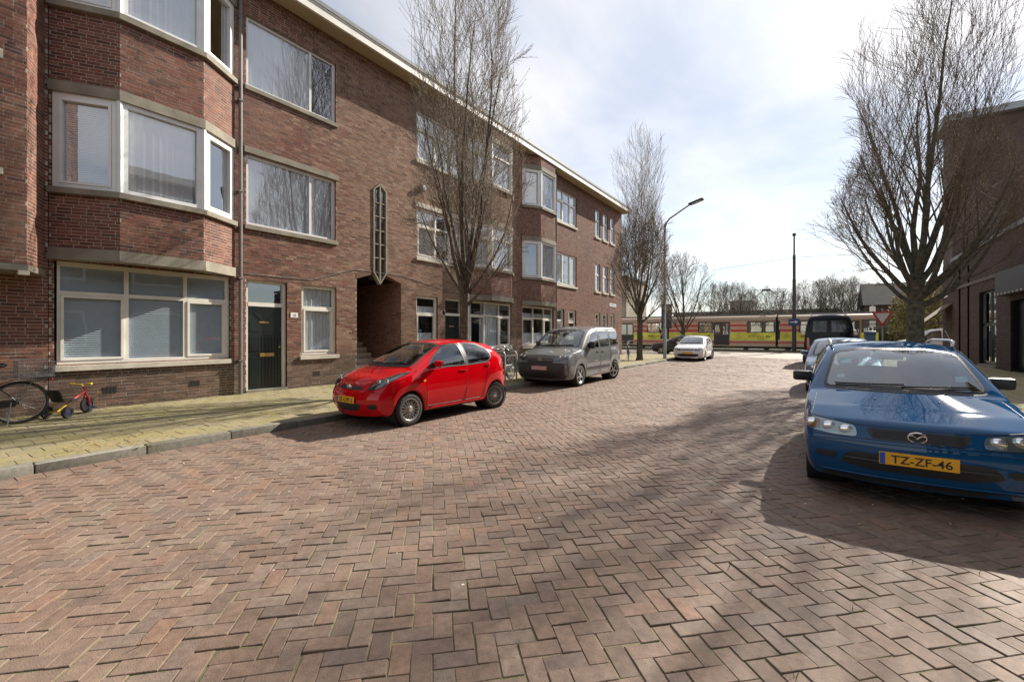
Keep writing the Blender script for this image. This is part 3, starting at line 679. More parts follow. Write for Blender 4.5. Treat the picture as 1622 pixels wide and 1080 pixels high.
# --- the portal building in the middle of the row, mirror-symmetric about its stair window
B1 = thing('apartment_building', (FX, 9.24, 0), 'red brick portal building with white framed bay and tall pointed stair window', 'building', 'brick apartment blocks along the left pavement', static=True)
AX = 9.24
def mirr(a, b): return (2 * AX - b, 2 * AX - a)
def build_B1():
    W = Wall(21); holes = []
    y0, y1 = 1.80, 17.05
    bays = [(1.80, 4.95), mirr(1.80, 4.95)]
    # ground floor
    ground_bay_window(B1, 1.87, 4.83, 1, holes, ['blind', 'blind', 'blind']); ground_bay_window(B1, *mirr(1.87, 4.83), 2, holes, ['drape', 'sheer', None])
    door(B1, 5.2, 6.22, holes, 'green', 3, '10'); door(B1, *mirr(5.2, 6.22), holes, 'green', 4, '8', True)
    for i, (a, b) in enumerate(((6.62, 7.68), mirr(6.62, 7.68))):
        holes.append(rect(a, b, .97, 2.92)); window(B1, M0, a, b, .97, 2.92, (), (.68,), 'cream_paint', .09, .07, ((0, 0),), ['sheer', 'half'][i], 5 + i, sill=.06, sill_mat='pale_stone', glass='clear_glass'); reveal(B1, M0, a, b, .97, 2.92)
    # upper flat windows
    for k, (c, d) in enumerate(((Z1, Z1T), (Z2, Z2T))):
        a, b = 5.2, 7.66; holes.append(rect(a, b, c, d)); reveal(B1, M0, a, b, c, d)
        window(B1, M0, a, b, c, d, (.695,), (), 'white_paint', .075, .06, (), ['sheer', None if k else 'sheer'], 8 + k, sill=.05, lintel=None if k else .06)
        a, b = mirr(a, b); holes.append(rect(a, b, c, d)); reveal(B1, M0, a, b, c, d)
        window(B1, M0, a, b, c, d, (.40, .70), (.66,), 'cream_paint', .085, .06, ((0, 0), (2, 0)) if k == 0 else ((0, 0),), ['sheer', 'drape', 'sheer'], 12 + k, sill=.05, sill_mat='pale_stone', lintel=None if k else .06)
    # openings behind the bays
    for a, b in bays: holes.append(rect(a + .12, b - .12, Z1 - .1, Z1T + .1)); holes.append(rect(a + .12, b - .12, Z2 - .1, Z2T + .1))
    def portal(z):
        if z < 3.36: return (8.37, 10.11)
        if z < 3.57:
            t = max(0, (z - 3.36) / .21); return (8.37 + t * .60, 10.11 - t * .60)
        if z < 6.16: return (8.97, 9.51)
        if z < 6.40: t = (z - 6.16) / .24; return (8.97 + t * .27, 9.51 - t * .27)
    holes.append(portal)
    def split(z, u):
        if z < .96: return 'plinth_brick'
        return 'tan_brick' if W.r.random() < min(.9, max(.06, (u - 5.6) / 3.2)) else 'facade_brick'
    W.face((FX, 0, 0), (0, 1, 0), (1, 0, 0), y0, y1, .08, ZS, holes, split=split)
    for i, (a, b) in enumerate(bays): bay(B1, W, a, b, 'white' if i == 0 else 'cream', 30 + 7 * i)
    # portal walls
    W.face((FX - .0, 10.11, 0), (-1, 0, 0), (0, -1, 0), .03, 3.2, .08, 3.3); W.face((FX - .0, 8.37, 0), (-1, 0, 0), (0, 1, 0), .03, 3.2, .08, 3.3)
    W.build(B1, 'mortar', 290)
    shell(B1, y0, 8.3); shell(B1, 10.18, y1)
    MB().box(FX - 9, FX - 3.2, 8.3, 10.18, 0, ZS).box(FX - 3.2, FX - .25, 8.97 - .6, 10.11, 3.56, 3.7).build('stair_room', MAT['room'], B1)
    for k in range(11): MB().bbox(FX - .55 - k * .25 - .3, FX - .55 - k * .25, 8.38, 10.10, .0, .16 + k * .185, .012).build('stair_tread', MAT['pale_stone'], B1)
    MB().tube([(FX - .5, 8.45, 1.15), (FX - 2.6, 8.45, 2.6)], .022, 8).build('handrail', MAT['steel'], B1, True)
    MB().obox(M0, 8.2, 10.28, -.3, .04, .08, .17).build('doorstep', MAT['pale_stone'], B1)
    for sg in (-1, 1):
        P = [(9.24 + sg * .89, 3.25), (9.24 + sg * .89, 3.42), (9.24 + sg * .26, 3.63), (9.24 + sg * .26, 3.46)]
        MB().add([tuple(M0 @ Vector((u, d, z))) for d in (.006, -.25) for u, z in P], [(0,1,2,3),(7,6,5,4),(0,4,5,1),(1,5,6,2),(2,6,7,3),(3,7,4,0)]).build('portal_arch', MAT['tan_brick'], B1)
    # pointed stair window
    poly = [(8.97, 3.53), (9.24, 3.14), (9.51, 3.53), (9.51, 6.16), (9.24, 6.40), (8.97, 6.16)]
    c = (9.24, 4.8); f = MB(); n = 6; t = .055
    def inn(p): return (p[0] + (t if p[0] < 9.2 else -t if p[0] > 9.28 else 0), p[1] + (t * 1.3 if p[1] < 3.3 else -t * 1.3 if p[1] > 6.3 else 0))
    for i in range(n):
        a, b = poly[i], poly[(i + 1) % n]; ai, bi = inn(a), inn(b)
        f.add([tuple(M0 @ Vector((p[0], dd, p[1]))) for dd in (.03, -.12) for p in (a, b, bi, ai)], [(0,1,2,3),(7,6,5,4),(0,4,5,1),(1,5,6,2),(2,6,7,3),(3,7,4,0)])
    f.obox(M0, 9.215, 9.265, -.1, .024, 3.2, 6.34)
    for k in range(1, 6): f.obox(M0, 8.99, 9.49, -.09, .015, 3.55 + k * .44 - .016, 3.55 + k * .44 + .016)
    sw = f.build('stair_window', MAT['stone'], B1)
    for k in range(6):
        z0, z1 = 3.55 + k * .44, 3.55 + (k + 1) * .44
        for u0, u1 in ((9.02, 9.215), (9.265, 9.46)): pane(sw, M0, u0, u1, max(z0, 3.5), z1, -.05, MAT['window_glass'])
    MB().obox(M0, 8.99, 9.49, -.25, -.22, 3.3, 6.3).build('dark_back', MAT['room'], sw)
    cornice(B1, y0, y1); downpipe(B1, 5.04); downpipe(B1, 2 * AX - 5.04)
    for y in (2.55, 4.0, 6.95, 11.3, 14.5): vent(B1, y, .38)
    # round vent cowl high on the wall
    MB().lathe([(0, .16), (.10, .15), (.13, .08), (.13, 0)], Matrix.Translation((FX, 11.05, 6.72)) @ Matrix.Rotation(R(90), 4, 'Y'), 14).build('vent_cowl', MAT['lead'], B1, True)
    lamp = MB().tube([(FX, 11.98, 2.45), (FX + .16, 11.98, 2.5), (FX + .2, 11.98, 2.42)], .012, 6).ell((FX + .2, 11.98, 2.36), (.06, .06, .09)); lamp.build('porch_lamp', MAT['black_plastic'], B1, True)
build_B1()

# --- corner building beyond it
B2 = thing('apartment_building', (FX, 24, 0), 'red brick corner building at the far end of the left row', 'building', 'brick apartment blocks along the left pavement', static=True)
def build_B2():
    W = Wall(22); holes = []; y0, y1 = 17.06, 30.4
    ground_bay_window(B2, 17.52, 20.48, 41, holes, ['half', 'half', 'half'])
    door(B2, 20.9, 21.75, holes, 'white', 42)
    holes.append(rect(22.25, 23.2, 1.35, 2.92)); window(B2, M0, 22.25, 23.2, 1.35, 2.92, (), (.55,), 'cream_paint', .09, .07, ((0, 1),), 'half', 43, sill=.05, sill_mat='pale_stone')
    for k, (c, d) in enumerate(((Z1, Z1T), (Z2, Z2T))):
        a, b = 20.85, 23.25; holes.append(rect(a, b, c, d)); reveal(B2, M0, a, b, c, d)
        window(B2, M0, a, b, c, d, (.34, .67), (.68,) if k else (), 'cream_paint', .085, .06, ((0, 0), (2, 0)), ['sheer', 'drape', 'sheer'], 44 + k, sill=.05, sill_mat='pale_stone')
        for i, (a, b) in enumerate(((25.87, 26.62), (27.06, 27.84), (28.3, 29.02))):
            holes.append(rect(a, b, c, d)); reveal(B2, M0, a, b, c, d); window(B2, M0, a, b, c, d, (), (.62,), 'white_paint', .08, .06, ((0, 0),), 'sheer', 50 + i + 3 * k, sill=.05, sill_mat='pale_stone')
    for i, (a, b) in enumerate(((25.87, 26.62), (27.06, 27.84), (28.3, 29.02))):
        holes.append(rect(a, b, 1.9, 2.92)); reveal(B2, M0, a, b, 1.9, 2.92); window(B2, M0, a, b, 1.9, 2.92, (), (), 'cream_paint', .08, .06, ((0, 0),), 'half', 60 + i, sill=.05, sill_mat='pale_stone')
    a, b = 17.45, 20.6
    holes += [rect(a + .12, b - .12, Z1 - .1, Z1T + .1), rect(a + .12, b - .12, Z2 - .1, Z2T + .1)]
    W.face((FX, 0, 0), (0, 1, 0), (1, 0, 0), y0, y1, .08, ZS, holes, split=lambda z, u: 'plinth_brick' if z < .96 else 'facade_brick')
    bay(B2, W, a, b, 'white', 70)
    # end wall and its projecting oriel
    W.face((FX, y1, 0), (-1, 0, 0), (0, 1, 0), 0, 9, .08, ZS, [rect(.5, 2.5, 3.6, 9.7)])
    for z0, z1 in ((3.5, 4.2), (6.1, 7.6), (9.5, ZS)):
        W.face((FX - .4, y1 + .7, 0), (-1, 0, 0), (0, 1, 0), 0, 2.2, z0, z1); W.face((FX - .4, y1, 0), (0, 1, 0), (1, 0, 0), 0, .7, z0, z1)
    for c, d in ((4.2, 6.1), (7.6, 9.5)):
        window(B2, frame_of((FX - .4, y1, 0), (0, 1, 0), (1, 0, 0)), 0, .7, c, d, (), (.66,), 'white_paint', .07, 0, (), 'sheer', 80); window(B2, frame_of((FX - .4, y1 + .7, 0), (-1, 0, 0), (0, 1, 0)), 0, 2.2, c, d, (.33, .66), (.66,), 'white_paint', .07, 0, (), 'sheer', 81)
    MB().box(FX - 2.6, FX - .38, y1 + .01, y1 + .68, 3.4, 3.5).build('oriel_floor', MAT['stone'], B2)
    MB().box(FX - 2.65, FX - .33, y1 + .0, y1 + .78, ZS, ZS + .3).build('oriel_roof', MAT['fascia'], B2)
    W.build(B2, 'mortar', 0); shell(B2, y0, y1); cornice(B2, y0, y1 + .35); downpipe(B2, 20.72)
    MB().obox(M0, 28.15, 29.3, 0, .02, 3.42, 3.62, bevel=.003).build('street_name_sign', MAT['white'], B2)
    MB().obox(M0, 28.25, 29.2, .02, .022, 3.49, 3.55).build('sign_lettering', mat('sign_text_blue', (.03, .06, .25), .5), B2)
    MB().lathe([(.55, 0), (.5, .5), (0, .62)], Matrix.Translation((FX - 1.2, y1 - .8, ZS + .2)), 12).build('roof_turret', MAT['lead'], B2)
build_B2()

# --- neighbour at the left edge: only the flank and front strip of its own bay are in view
B0 = thing('apartment_building', (FX, -4, 0), 'dark red brick bay with sunlit flank at the left picture edge', 'building', 'brick apartment blocks along the left pavement', static=True)
def build_B0():
    W = Wall(23); y0, y1 = -9, 1.79; holes = [rect(-2.2, .7, .97, 2.92)]
    W.face((FX, 0, 0), (0, 1, 0), (1, 0, 0), y0, y1, .08, ZS, holes, split=lambda z, u: 'plinth_brick' if z < .96 else 'facade_brick')
    fx = FX + .66
    hs = [rect(-1.0, 1.05, Z1, Z1T), rect(-1.0, 1.05, Z2, Z2T)]
    W.face((fx, 0, 0), (0, 1, 0), (1, 0, 0), -1.9, 1.44, 2.72, ZS, hs)
    a, b = Vector((fx, 1.44, 0)), Vector((FX, 1.75, 0)); ud = (b - a).normalized(); W.face(a, ud, Vector((ud.y, -ud.x, 0)), 0, (b - a).length, 2.72, ZS)
    a, b = Vector((FX, -2.4, 0)), Vector((fx, -1.9, 0)); ud = (b - a).normalized(); W.face(a, ud, Vector((ud.y, -ud.x, 0)), 0, (b - a).length, 2.72, ZS)
    W.build(B0, 'mortar', 60)
    m = frame_of((fx, 0, 0), (0, 1, 0), (1, 0, 0))
    for c, d in ((Z1, Z1T), (Z2, Z2T)): window(B0, m, -1.0, 1.05, c, d, (.5,), (), 'white_paint', .08, .05, (), 'sheer', 90, sill=.12, lintel=.12, sill_mat='pale_stone')
    window(B0, M0, -2.2, .7, .97, 2.92, (.5,), (.7,), 'cream_paint', .085, .05, (), 'blind', 91, sill=.03, sill_mat='pale_stone')
    MB().prism([(FX, -2.4), (fx + .02, -1.9), (fx + .02, 1.45), (FX, 1.76)], 2.62, 2.72).build('bay_floor', MAT['stone'], B0)
    MB().box(fx - .12, fx + .05, 1.34, 1.47, 2.55, 2.62).build('corbel', MAT['pale_stone'], B0)
    shell(B0, y0, y1); cornice(B0, y0, y1)
build_B0()
tv = thing('twig_vase', (FX - .145, 4.02, .98), 'small vase of dry twigs behind the big ground floor window', 'vase')
MB().lathe([(.0, .0), (.035, .0), (.045, .06), (.025, .13), (.03, .15)], None, 14).build('vase', MAT['white'], tv, True)
rv_ = random.Random(2); mb = MB()
for k in range(9): mb.tube([(0, 0, .12), (rv_.gauss(0, .01), rv_.gauss(0, .07), .28), (rv_.gauss(0, .012), rv_.gauss(0, .16), .42)], .003, 4)
mb.build('twig', MAT['twig'], tv)
# cable clipped along the wall
cb = MB().tube([(FX + .012, 5.15, 3.05), (FX + .012, 6.9, 3.06), (FX + .012, 8.3, 3.52), (FX + .012, 10.2, 3.52), (FX + .012, 13.3, 3.07)], .007, 5); cb.build('wall_cable', MAT['lead'], B1)
# ------------------------------------------------------------------ right side: low shop, tall block, house opposite (mirrored in the windows)
def wall_mat(name, c1, c2, mo, rough=.9):
    m = bpy.data.materials.new(name); m.use_nodes = True; nt = m.node_tree; N = nt.nodes.new; L = nt.links.new; b = nt.nodes['Principled BSDF']; b.inputs['Roughness'].default_value = rough
    g = N('ShaderNodeNewGeometry'); sp = N('ShaderNodeSeparateXYZ'); L(g.outputs['Position'], sp.inputs[0]); ad = N('ShaderNodeMath'); L(sp.outputs[0], ad.inputs[0]); L(sp.outputs[1], ad.inputs[1])
    cb = N('ShaderNodeCombineXYZ'); L(ad.outputs[0], cb.inputs[0]); L(sp.outputs[2], cb.inputs[1])
    br = N('ShaderNodeTexBrick'); L(cb.outputs[0], br.inputs['Vector']); br.inputs['Scale'].default_value = 1; br.inputs['Brick Width'].default_value = .215; br.inputs['Row Height'].default_value = .062; br.inputs['Mortar Size'].default_value = .007
    br.inputs['Color1'].default_value = (*c1, 1); br.inputs['Color2'].default_value = (*c2, 1); br.inputs['Mortar'].default_value = (*mo, 1)
    n = N('ShaderNodeTexNoise'); n.inputs['Scale'].default_value = .8; n.inputs['Detail'].default_value = 6; L(g.outputs['Position'], n.inputs['Vector'])
    mx = N('ShaderNodeMix'); mx.data_type = 'RGBA'; mx.blend_type = 'MULTIPLY'; mx.inputs[0].default_value = 1; L(br.outputs[0], mx.inputs[6]); L(ramp(nt, n.outputs[0], [(.3, (.75, .75, .75)), (.7, (1.2, 1.2, 1.2))]), mx.inputs[7]); L(mx.outputs[2], b.inputs['Base Color'])
    bp = N('ShaderNodeBump'); bp.inputs['Strength'].default_value = .4; bp.inputs['Distance'].default_value = .008; bp.invert = True; L(br.outputs['Fac'], bp.inputs['Height']); L(bp.outputs[0], b.inputs['Normal'])
    MAT[name] = m
wall_mat('far_brick', (.11, .065, .052), (.075, .044, .037), (.12, .105, .09)); wall_mat('red_far_brick', (.22, .09, .06), (.15, .06, .045), (.28, .25, .2)); wall_mat('beige_far', (.38, .32, .24), (.33, .27, .2), (.3, .27, .22))
MR = frame_of((RFX, 0, 0), (0, -1, 0), (-1, 0, 0))     # u runs towards the camera (u = -Y)
SH = thing('shop_building', (RFX + 3, 28.5, 0), 'low dark brown brick shop with tall dark doors on the right pavement', 'building', static=True)
def build_shop():
    W = Wall(31); h = 5.6
    H = [rect(-29.3, -26.9, .2, 3.5), rect(-25.2, -22.4, .1, 2.85), rect(-33.0, -32.6, .1, 5.0), rect(-31.3, -30.95, .1, 5.0)]
    W.face((RFX, 0, 0), (0, -1, 0), (-1, 0, 0), -36.7, -22, .08, h, H, key='dark_brick')
    W.face((RFX + .12, 0, 0), (0, -1, 0), (-1, 0, 0), -33.0, -32.6, .1, 5.0, key='dark_brick'); W.face((RFX + .12, 0, 0), (0, -1, 0), (-1, 0, 0), -31.3, -30.95, .1, 5.0, key='dark_brick')
    W.build(SH, 'dark_mortar', 0)
    MB().box(RFX + .35, RFX + 14, 22.05, 34.45, -.1, h - .1).build('room', MAT['room'], SH)
    MB().box(RFX - .06, RFX + 14, 22, 34.5, h - .02, h + .16).build('roof', MAT['lead'], SH)
    MB().box(RFX - .05, RFX - .001, 22, 36.7, 3.95, 4.1).build('string_course', MAT['dark_mortar'], SH)
    dk = mat('dark_green_paint', (.014, .018, .022), .3, coat=.3)
    window(SH, MR, -29.3, -26.9, .2, 3.5, (.5,), (.55,), 'dark_green_paint', .1, .12, ((0, 0), (1, 0)), None, 100, sill=.02, sill_mat='stone')
    d = MB().obox(MR, -25.2, -22.4, -.3, -.22, .1, 2.85).build('door', dk, SH)
    for k in range(2): MB().obox(MR, -25.1 + k * 1.4, -23.9 + k * 1.4, -.22, -.19, .25, 2.7, bevel=.01).build('door_leaf', dk, d)
    MB().obox(MR, -25.5, -22, .0, .35, 3.05, 3.95).build('fascia_board', mat('fascia_dark', (.035, .022, .02), .6, noise_amt=.2), SH)
    for k in range(9): MB().ell(MR @ Vector((-25.4 + k * .4, .37, 3.1)), (.035, .035, .035), 8, 6).build('lamp_bulb', MAT['paper'], SH, True)
    MB().obox(MR, -36.3, -35.4, 0, .02, 3.7, 4.15, bevel=.004).build('street_name_sign', MAT['white'], SH)
    MB().lathe([(.0, .0), (.3, .05), (.45, .16), (.44, .18), (.28, .08), (0, .03)], Matrix.Translation((RFX + .5, 23.6, h + .75)) @ Matrix.Rotation(R(-70), 4, 'X') @ Matrix.Rotation(R(20), 4, 'Y'), 20).build('satellite_dish', MAT['white'], SH, True)
    MB().tube([(RFX + .5, 23.65, h + .1), (RFX + .5, 23.65, h + .75)], .03, 8).build('dish_mast', MAT['steel'], SH)
build_shop()
AW = thing('awning', (RFX, 35.3, 0), 'brown sloping shop awning at the far corner of the low dark shop', 'awning', static=True)
MB().prism([(0, 3.3), (-1.15, 2.25), (-1.15, 2.1), (-1.1, 2.1), (-1.1, 2.2), (0, 3.22)], 0, 2.0, Matrix.Translation((RFX, 36.3, 0)) @ Matrix(((1, 0, 0, 0), (0, 0, -1, 0), (0, 1, 0, 0), (0, 0, 0, 1)))).build('awning_cloth', mat('awning_cloth', (.12, .07, .045), .85, noise_amt=.2), AW)
for y in (34.4, 36.2): MB().tube([(RFX - .01, y, 2.2), (RFX - 1.1, y, 2.22)], .02, 6).build('awning_arm', MAT['steel'], AW)
TB = thing('apartment_building', (15, 36.8, 0), 'tall dark brick block with pale roof edge behind the shop on the right', 'building', static=True)
MB().box(RFX + .03, 26, 34.5, 36.78, -.1, 13.4).build('wall', MAT['far_brick'], TB)
MB().box(RFX - .35, 26.3, 34.1, 37.1, 13.4, 13.75).build('roof_edge', mat('pale_zinc', (.34, .37, .40), .55, noise_amt=.1), TB)
for k, x in enumerate((9.2, 13.2, 17.2, 21.2)):
    for z in (7.2, 10.3): 
        mt = frame_of((0, 34.5, 0), (1, 0, 0), (0, -1, 0)); MB().obox(mt, x, x + 1.5, .0, .03, z, z + 1.7).build('window', MAT['cream_paint'], TB); pane(TB.children[-1], mt, x + .1, x + 1.4, z + .1, z + 1.6, .035, MAT['window_glass'])
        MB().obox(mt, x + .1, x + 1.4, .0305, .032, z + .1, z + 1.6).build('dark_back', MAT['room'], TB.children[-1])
OH = thing('apartment_building', (10.5, -7, 0), 'three storey brick house opposite, mirrored in the windows of the left row', 'building', static=True)
MB().box(6.5, 15, -27, 12.6, -.1, 9.6).build('wall', MAT['far_brick'], OH)
MB().box(6.0, 15, -27.3, 12.9, 9.6, 9.95).build('roof', MAT['fascia'], OH)
mo = frame_of((6.5, 0, 0), (0, -1, 0), (-1, 0, 0))
for k in range(9):
    for z in (1.0, 4.2, 7.3):
        u = -10 + k * 4.1; w = MB().obox(mo, u, u + 2.3, 0, .05, z, z + 1.7).build('window', MAT['white_paint'], OH)
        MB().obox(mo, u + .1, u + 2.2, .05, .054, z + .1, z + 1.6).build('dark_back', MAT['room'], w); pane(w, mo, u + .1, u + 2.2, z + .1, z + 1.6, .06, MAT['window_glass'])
# ------------------------------------------------------------------ bare trees
class Twigs:
    def __init__(s): s.P = []; s.Rd = []; s.sides = []
    def add(s, pts, rad, sides): s.P.append(pts); s.Rd.append(rad); s.sides.append(sides)
    def mesh(s, name, material):
        V = []; F = []; base = 0
        for pts, rad, k in zip(s.P, s.Rd, s.sides):
            P = np.array(pts); n = len(P); T = np.gradient(P, axis=0); T /= np.linalg.norm(T, axis=1)[:, None] + 1e-9
            ref = np.array([.31, .87, .38]) if abs(T[0] @ np.array([.31, .87, .38])) < .9 else np.array([1., 0, 0])
            A = np.cross(T, ref); A /= np.linalg.norm(A, axis=1)[:, None] + 1e-9; B = np.cross(T, A)
            ang = np.arange(k) * 2 * math.pi / k
            ring = P[:, None] + (A[:, None] * np.cos(ang)[None, :, None] + B[:, None] * np.sin(ang)[None, :, None]) * np.array(rad)[:, None, None]
            V.append(ring.reshape(-1, 3)); i = np.arange(n - 1)[:, None] * k; j = np.arange(k)[None]; q = (j + 1) % k
            F.append((np.stack([i + j, i + q, i + k + q, i + k + j], -1) + base).reshape(-1, 4)); base += n * k
        return np_mesh(name, np.concatenate(V), np.concatenate(F), material, True)
def grow(tw, rnd, p, d, length, r0, level, maxlev, env, up, counts, thick, spread, rmin, taper=.3, clen=(.42, .68), tips=None):
    """one branch: curves upwards, tapers, sends out children; stops at the crown's outline"""
    n = 7 if level < 2 else 5 if level < 3 else 4
    if level == maxlev: n = 3
    pts = [np.array(p)]; d = np.array(d) / np.linalg.norm(d); step = length / n; kids = []
    for i in range(n):
        d = d + np.array([rnd.gauss(0, .07), rnd.gauss(0, .07), up[min(level, len(up) - 1)] / n + rnd.gauss(0, .03)]); d /= np.linalg.norm(d)
        q = pts[-1] + d * step
        if env(q) > 1.0 and i > 0: break
        pts.append(q); kids.append((q, d.copy(), (i + 1) / n))
    m = len(pts)
    if m < 2: return
    end = max(rmin, r0 * (taper if level < maxlev else .55))
    if tips is not None and level >= maxlev - 1: tips.extend(pts[1:])
    rad = [r0 + (end - r0) * i / (m - 1) for i in range(m)]
    tw[0 if r0 > .02 else 1].add(pts, rad, 7 if r0 > .05 else 5 if r0 > .02 else 3)
    if level >= maxlev: return
    nk = counts[level]
    for k in range(nk):
        t = (k + rnd.random()) / nk * .85 + .15; x = t * (m - 1); i = min(int(x), m - 2); f = x - i
        b = pts[i] * (1 - f) + pts[i + 1] * f; dd = pts[i + 1] - pts[i]; dd /= np.linalg.norm(dd) + 1e-9
        ax = np.array([rnd.gauss(0, 1), rnd.gauss(0, 1), rnd.gauss(0, .6)]); ax -= dd * (ax @ dd); ax /= np.linalg.norm(ax) + 1e-9
        a = spread[min(level, len(spread) - 1)] * rnd.uniform(.65, 1.25); nd = dd * math.cos(a) + ax * math.sin(a)
        rr = (r0 + (end - r0) * t) * thick[min(level, len(thick) - 1)] * rnd.uniform(.8, 1.1)
        grow(tw, rnd, b, nd, length * rnd.uniform(*clen) * (1.12 - .35 * t), max(rmin, rr), level + 1, maxlev, env, up, counts, thick, spread, rmin, taper, (.42, .68), tips)
def tree(name, loc, label, group, seed, trunk_h, trunk_r, H, env, limbs, counts=(9, 8, 6), maxlev=3, limb_len=(4, 7), limb_ang=(22, 60), up=(1.3, .9, .5), rmin=.004, lean=0, leader=True, twig='twig', bark='bark', low=.75, spread=(.55, .6, .6), thick=(.55, .5, .55), taper=.3, clen=(.42, .68), buds=None):
    tips = [] if buds else None
    rnd = random.Random(seed); root = thing(name, loc, label, 'tree', group); tw = (Twigs(), Twigs())
    # trunk with root flare
    pts = []; rad = []; x = y = 0
    for i in range(11):
        t = i / 10; pts.append(np.array([x, y, -.1 + (trunk_h + .1) * t])); rad.append(trunk_r * (1.0 - .22 * t + .45 * max(0, 1 - t * 9) + .10 * max(0, t - .8) * 5) * (1 + rnd.uniform(-.03, .03))); x += rnd.gauss(0, .012) + lean * .1; y += rnd.gauss(0, .012)
    tr = Twigs(); tr.add(pts, rad, 16); place(tr.mesh('trunk', MAT[bark]), 'trunk', root); top = pts[-1]
    e = lambda q: env(q[0], q[1], q[2])
    for k in range(limbs):
        a = 2 * math.pi * (k * .382 + rnd.uniform(-.06, .06)); f = k / max(1, limbs - 1); tilt = R(limb_ang[0] + (limb_ang[1] - limb_ang[0]) * ((1 - f) ** .8) + rnd.uniform(-6, 6))
        z = trunk_h * (low + (1.02 - low) * f); i = min(9, int(z / trunk_h * 10)); base = pts[i] * 1; base[2] = z
        d = (math.sin(tilt) * math.cos(a), math.sin(tilt) * math.sin(a), math.cos(tilt))
        ln = limb_len[0] + (limb_len[1] - limb_len[0]) * f * rnd.uniform(.8, 1.1)
        grow(tw, rnd, base, d, ln, trunk_r * rnd.uniform(.30, .44), 0, maxlev, e, up, counts, thick, spread, rmin, taper, clen, tips)
    if leader:
        for k in range(leader if leader is not True else 2):
            an = 2.1 * k + rnd.uniform(0, .8); grow(tw, rnd, top, (.26 * math.cos(an), .26 * math.sin(an), 1), H - trunk_h, trunk_r * rnd.uniform(.36, .48), 0, maxlev, e, (.25, .9, .5), (int(counts[0] * 1.6),) + tuple(counts[1:]), (thick[0] * .8, thick[1], thick[2]), (.5, .55, .6), rmin, taper, clen, tips)
    if tw[0].P: place(tw[0].mesh('limbs', MAT[bark]), 'limbs', root)
    if tw[1].P: tag(place(tw[1].mesh('crown', MAT[twig]), 'crown', root), kind='stuff')
    if buds:
        V = []; F = []
        for q in tips:
            if rnd.random() > buds(*q): continue
            for _ in range(2):
                a = Vector((rnd.gauss(0, 1), rnd.gauss(0, 1), rnd.gauss(0, 1))).normalized(); b = a.orthogonal().normalized(); c = Vector(q) + Vector((rnd.gauss(0, .02), rnd.gauss(0, .02), rnd.gauss(0, .02))); z = rnd.uniform(.012, .024); i = len(V)
                V += [tuple(c - a * z), tuple(c + b * z * .6), tuple(c + a * z), tuple(c - b * z * .6)]; F.append((i, i + 1, i + 2, i + 3))
        if F: tag(place(np_mesh('young_leaves', V, F, MAT['bud_leaf']), 'young_leaves', root), kind='stuff')
    return root
mat('bud_leaf', (.30, .22, .06), .7, noise_amt=.35, noise_scale=2)
def env_prof(prof, squash=1.0, ox=0, oy=0):
    """crown outline: [(z, radius)] with a wobble round the stem"""
    def f(x, y, z):
        r = interp_(prof, z); 
        if r <= 0: return 9
        a = math.atan2(y - oy, x - ox); return math.hypot(x - ox, y - oy) / (r * (1 + .13 * math.sin(3 * a + z * .9) + .08 * math.sin(7 * a - z * 1.7)))
    return f
def interp_(pts, u):
    if u <= pts[0][0]: return pts[0][1]
    for (a, x), (b, y) in zip(pts, pts[1:]):
        if u <= b: return x + (y - x) * (u - a) / (b - a)
    return 0
STREET = 'bare street trees'
LIGHT = dict(thick=(.36, .5, .6), taper=.16, clen=(.5, .82))
tree('street_tree', (-7.95, 9.2, .1), 'tall upright bare tree behind the red hatchback', STREET, 5, 2.9, .155, 13.2, env_prof([(2.6, .5), (3.6, 1.35), (5.2, 1.6), (7.4, 1.5), (8.6, 1.25), (10.5, 1.55), (12.6, 1.0), (13.4, .2)]), 11, (9, 6, 5), 3, (4.5, 7.5), (14, 56), leader=2, buds=lambda x, y, z: .3 if 4.8 < z < 9.0 and y > .1 else 0, **LIGHT)
tree('street_tree', (2.72, 20.3, .1), 'big dark bare tree with spreading lower crown on the right', STREET, 14, 3.3, .27, 13.2, env_prof([(2.6, .6), (3.3, 1.7), (4.3, 2.7), (5.6, 2.95), (7.0, 2.4), (8.2, 1.75), (9.2, 1.9), (10.8, 2.15), (12.2, 1.7), (13.4, .4)], ox=.15), 13, (9, 6, 5), 3, (4.2, 7.0), (14, 70), up=(1.35, .9, .4), leader=3, low=.70, rmin=.0048, buds=lambda x, y, z: .3 if x > .5 and z < 10.5 else 0, **LIGHT)
tree('street_tree', (-8.25, 24.3, .1), 'tall forked bare tree next to the lamp post at the far corner', STREET, 23, 2.7, .17, 13.4, env_prof([(2.4, .5), (3.4, 1.5), (5, 1.85), (6.8, 1.4), (8.4, 1.0), (9.6, 1.5), (11.2, 1.65), (12.6, 1.2), (13.5, .3)]), 11, (9, 6, 6), 3, (4.2, 7.0), (14, 54), leader=2, rmin=.0048, **LIGHT)
